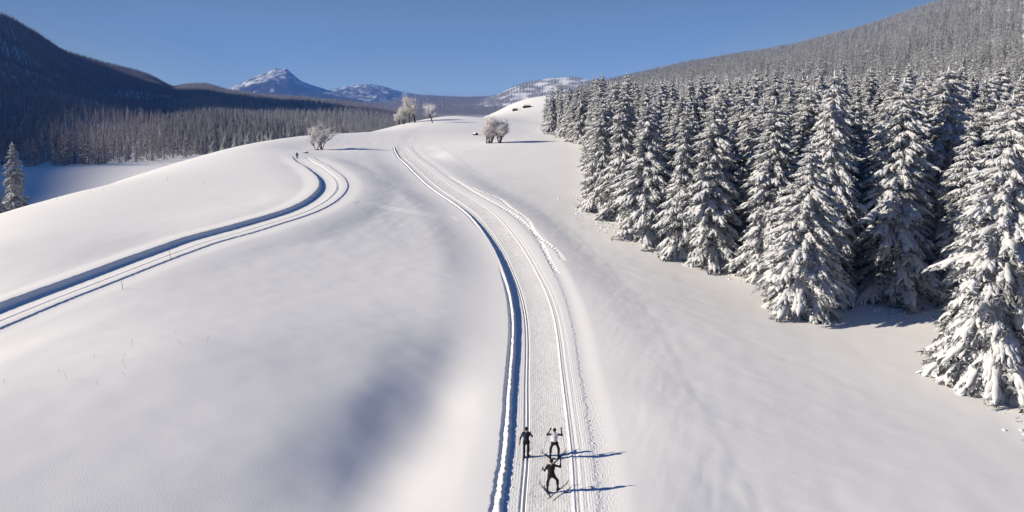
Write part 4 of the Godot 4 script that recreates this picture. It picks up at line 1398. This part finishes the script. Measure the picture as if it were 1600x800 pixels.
		k.radial_segments = 8
		k.rings = 4
		obj("snow_cap", k, white, o).position = Vector3(-0.06 * s[2], s[2] + 0.11, 0)
	# dry stems
	var straw := mat(Color(0.05, 0.04, 0.03), 0.9)
	var stems := [[-26.6, -49.5], [-27.6, -46.6], [-30.6, -42.4], [-24.2, -51.2], [-26.1, -48.6], [-23.0, -49.2], [-25.4, -46.0], [-28.3, -44.0], [-27.2, -43.0], [-24.4, -44.6], [-24.0, -43.6], [-31.8, -39.4], [-25.0, -42.2], [-21.6, -50.2], [-67.5, -116.0], [-66.2, -117.5], [-61.8, -121.0], [-58.5, -123.0], [-69.6, -111.0], [-50.0, -118.0], [-36.0, -68.0], [-22.4, -66.0]]
	for i in stems.size():
		var x: float = stems[i][0]
		var z: float = stems[i][1]
		var o := thing("dry_stem", Vector3(x, ground(x, z) - 0.05, z), rng.randf() * TAU)
		tag(o, "thin dry weed stem poking out of the open snow", "weed stem", "dry weed stems in the left snow field")
		var tall := rng.randf_range(0.16, 0.5) * (1.0 if z > -100 else 1.8)
		var thick := 0.006 if z > -100.0 else 0.02
		var so := Soup.new()
		var lean := rng.randf_range(0.2, 0.7)
		so.tube(PackedVector3Array([Vector3.ZERO, Vector3(tall * lean * 0.4, tall * 0.5, 0), Vector3(tall * lean, tall, 0.03)]), PackedFloat32Array([thick, thick * 0.8, thick * 0.5]), PackedFloat32Array([thick, thick * 0.8, thick * 0.5]), 5)
		obj("stalk", so.mesh(), straw, o)
		var hd := Soup.new()
		var e := Vector3(tall * lean, tall, 0.03)
		hd.tube(PackedVector3Array([e - Vector3(0.02, 0.04, 0), e, e + Vector3(0.03, 0.04, 0.01)]), PackedFloat32Array([0.006, 0.014, 0.005]), PackedFloat32Array([0.006, 0.014, 0.005]), 5)
		obj("seed_head", hd.mesh(), straw, o)
	# crumbs of snow thrown up by the groomer along the trail edges
	var lumps := []
	for k in 3: lumps.append(lump(900 + k, Vector3(1.0, 0.7, 0.9)))
	var put := [[], [], []]
	for k in 800:
		var a := lerpf(28.0, 120.0, pow(rng.randf(), 1.3))
		var t := 0.0
		var x := 0.0
		if k % 5 == 0 and a > 50.0:
			x = table(side_x, a) + (2.1 if k % 2 else -1.9) + rng.randf_range(-0.2, 0.35)
		else:
			t = -2.2 + rng.randf_range(-0.12, 0.3) * rng.randf() if k % 2 else table(main_edge, a) + rng.randf_range(-0.1, 0.5) * rng.randf()
			x = table(main_x, a) + t / cos(atan((table(main_x, a + 1.0) - table(main_x, a - 1.0)) / 2.0))
		var s := rng.randf_range(0.012, 0.035) + 0.03 * rng.randf() * rng.randf()
		put[k % 3].append([Vector3(x, ground(x, -a) + s * 0.2, -a), s, rng.randf() * TAU, 1.0])
	for k in 3: clods(lumps[k], put[k], white)
	# snow that fell from the boughs, and bits of twig, round the foot of the front spruces
	put = [[], [], []]
	var bits := []
	for k in 2600:
		var z := -lerpf(44.0, 125.0, rng.randf())
		var x: float = table(forest_line, -z) + rng.randfn(0.0, 1.6) - 1.5
		if not in_view(Vector3(x, 0, z)): continue
		if k % 4 == 0: bits.append([Vector3(x, ground(x, z) + 0.01, z), rng.randf_range(0.5, 1.4), rng.randf() * TAU])
		else:
			var s := 0.03 + 0.13 * pow(rng.randf(), 4.0)
			put[k % 3].append([Vector3(x, ground(x, z) + s * 0.15, z), s, rng.randf() * TAU])
	for k in 3: clods(lumps[k], put[k], white, "fallen_snow", "lumps of snow dropped from the boughs along the forest edge")
	var tw := Soup.new()
	for k in 5:
		var a := Vector3(rng.randf_range(-0.15, 0.15), 0.0, rng.randf_range(-0.15, 0.15))
		var e := a + Vector3(rng.randf_range(-0.2, 0.2), 0.03, rng.randf_range(-0.2, 0.2))
		tw.tube(PackedVector3Array([a, e]), PackedFloat32Array([0.012, 0.006]), PackedFloat32Array([0.012, 0.006]), 3)
	clods(tw.mesh(), bits, straw, "twig_litter", "bits of twig and needle lying on the snow at the forest edge")

func clods(m: Mesh, put: Array, white: Material, called := "snow_crumbs", label := "crumbs of snow strewn along the edges of the groomed trails") -> void:
	var mm := MultiMesh.new()
	mm.transform_format = MultiMesh.TRANSFORM_3D
	mm.mesh = m
	mm.instance_count = put.size()
	for i in put.size():
		var e: Array = put[i]
		mm.set_instance_transform(i, Transform3D(Basis(Vector3.UP, e[2]).scaled(Vector3.ONE * e[1]), e[0]))
	var o := MultiMeshInstance3D.new()
	o.name = numbered(called)
	o.multimesh = mm
	o.material_override = white
	add_child(o, true)
	tag(o, label, "litter" if called == "twig_litter" else "snow", "", "stuff")

func lump(seed_: int, size: Vector3) -> ArrayMesh:
	var n := noise(seed_, 0.9, 2)
	var s := SphereMesh.new()
	s.radius = 1.0
	s.height = 2.0
	s.radial_segments = 10
	s.rings = 6
	var a := s.surface_get_arrays(0)
	var v: PackedVector3Array = a[Mesh.ARRAY_VERTEX]
	for i in v.size(): v[i] = v[i] * (1.0 + 0.55 * n.get_noise_3dv(v[i] * 1.3)) * size
	return array_mesh(v, a[Mesh.ARRAY_NORMAL], PackedColorArray(), PackedVector2Array(), a[Mesh.ARRAY_INDEX])
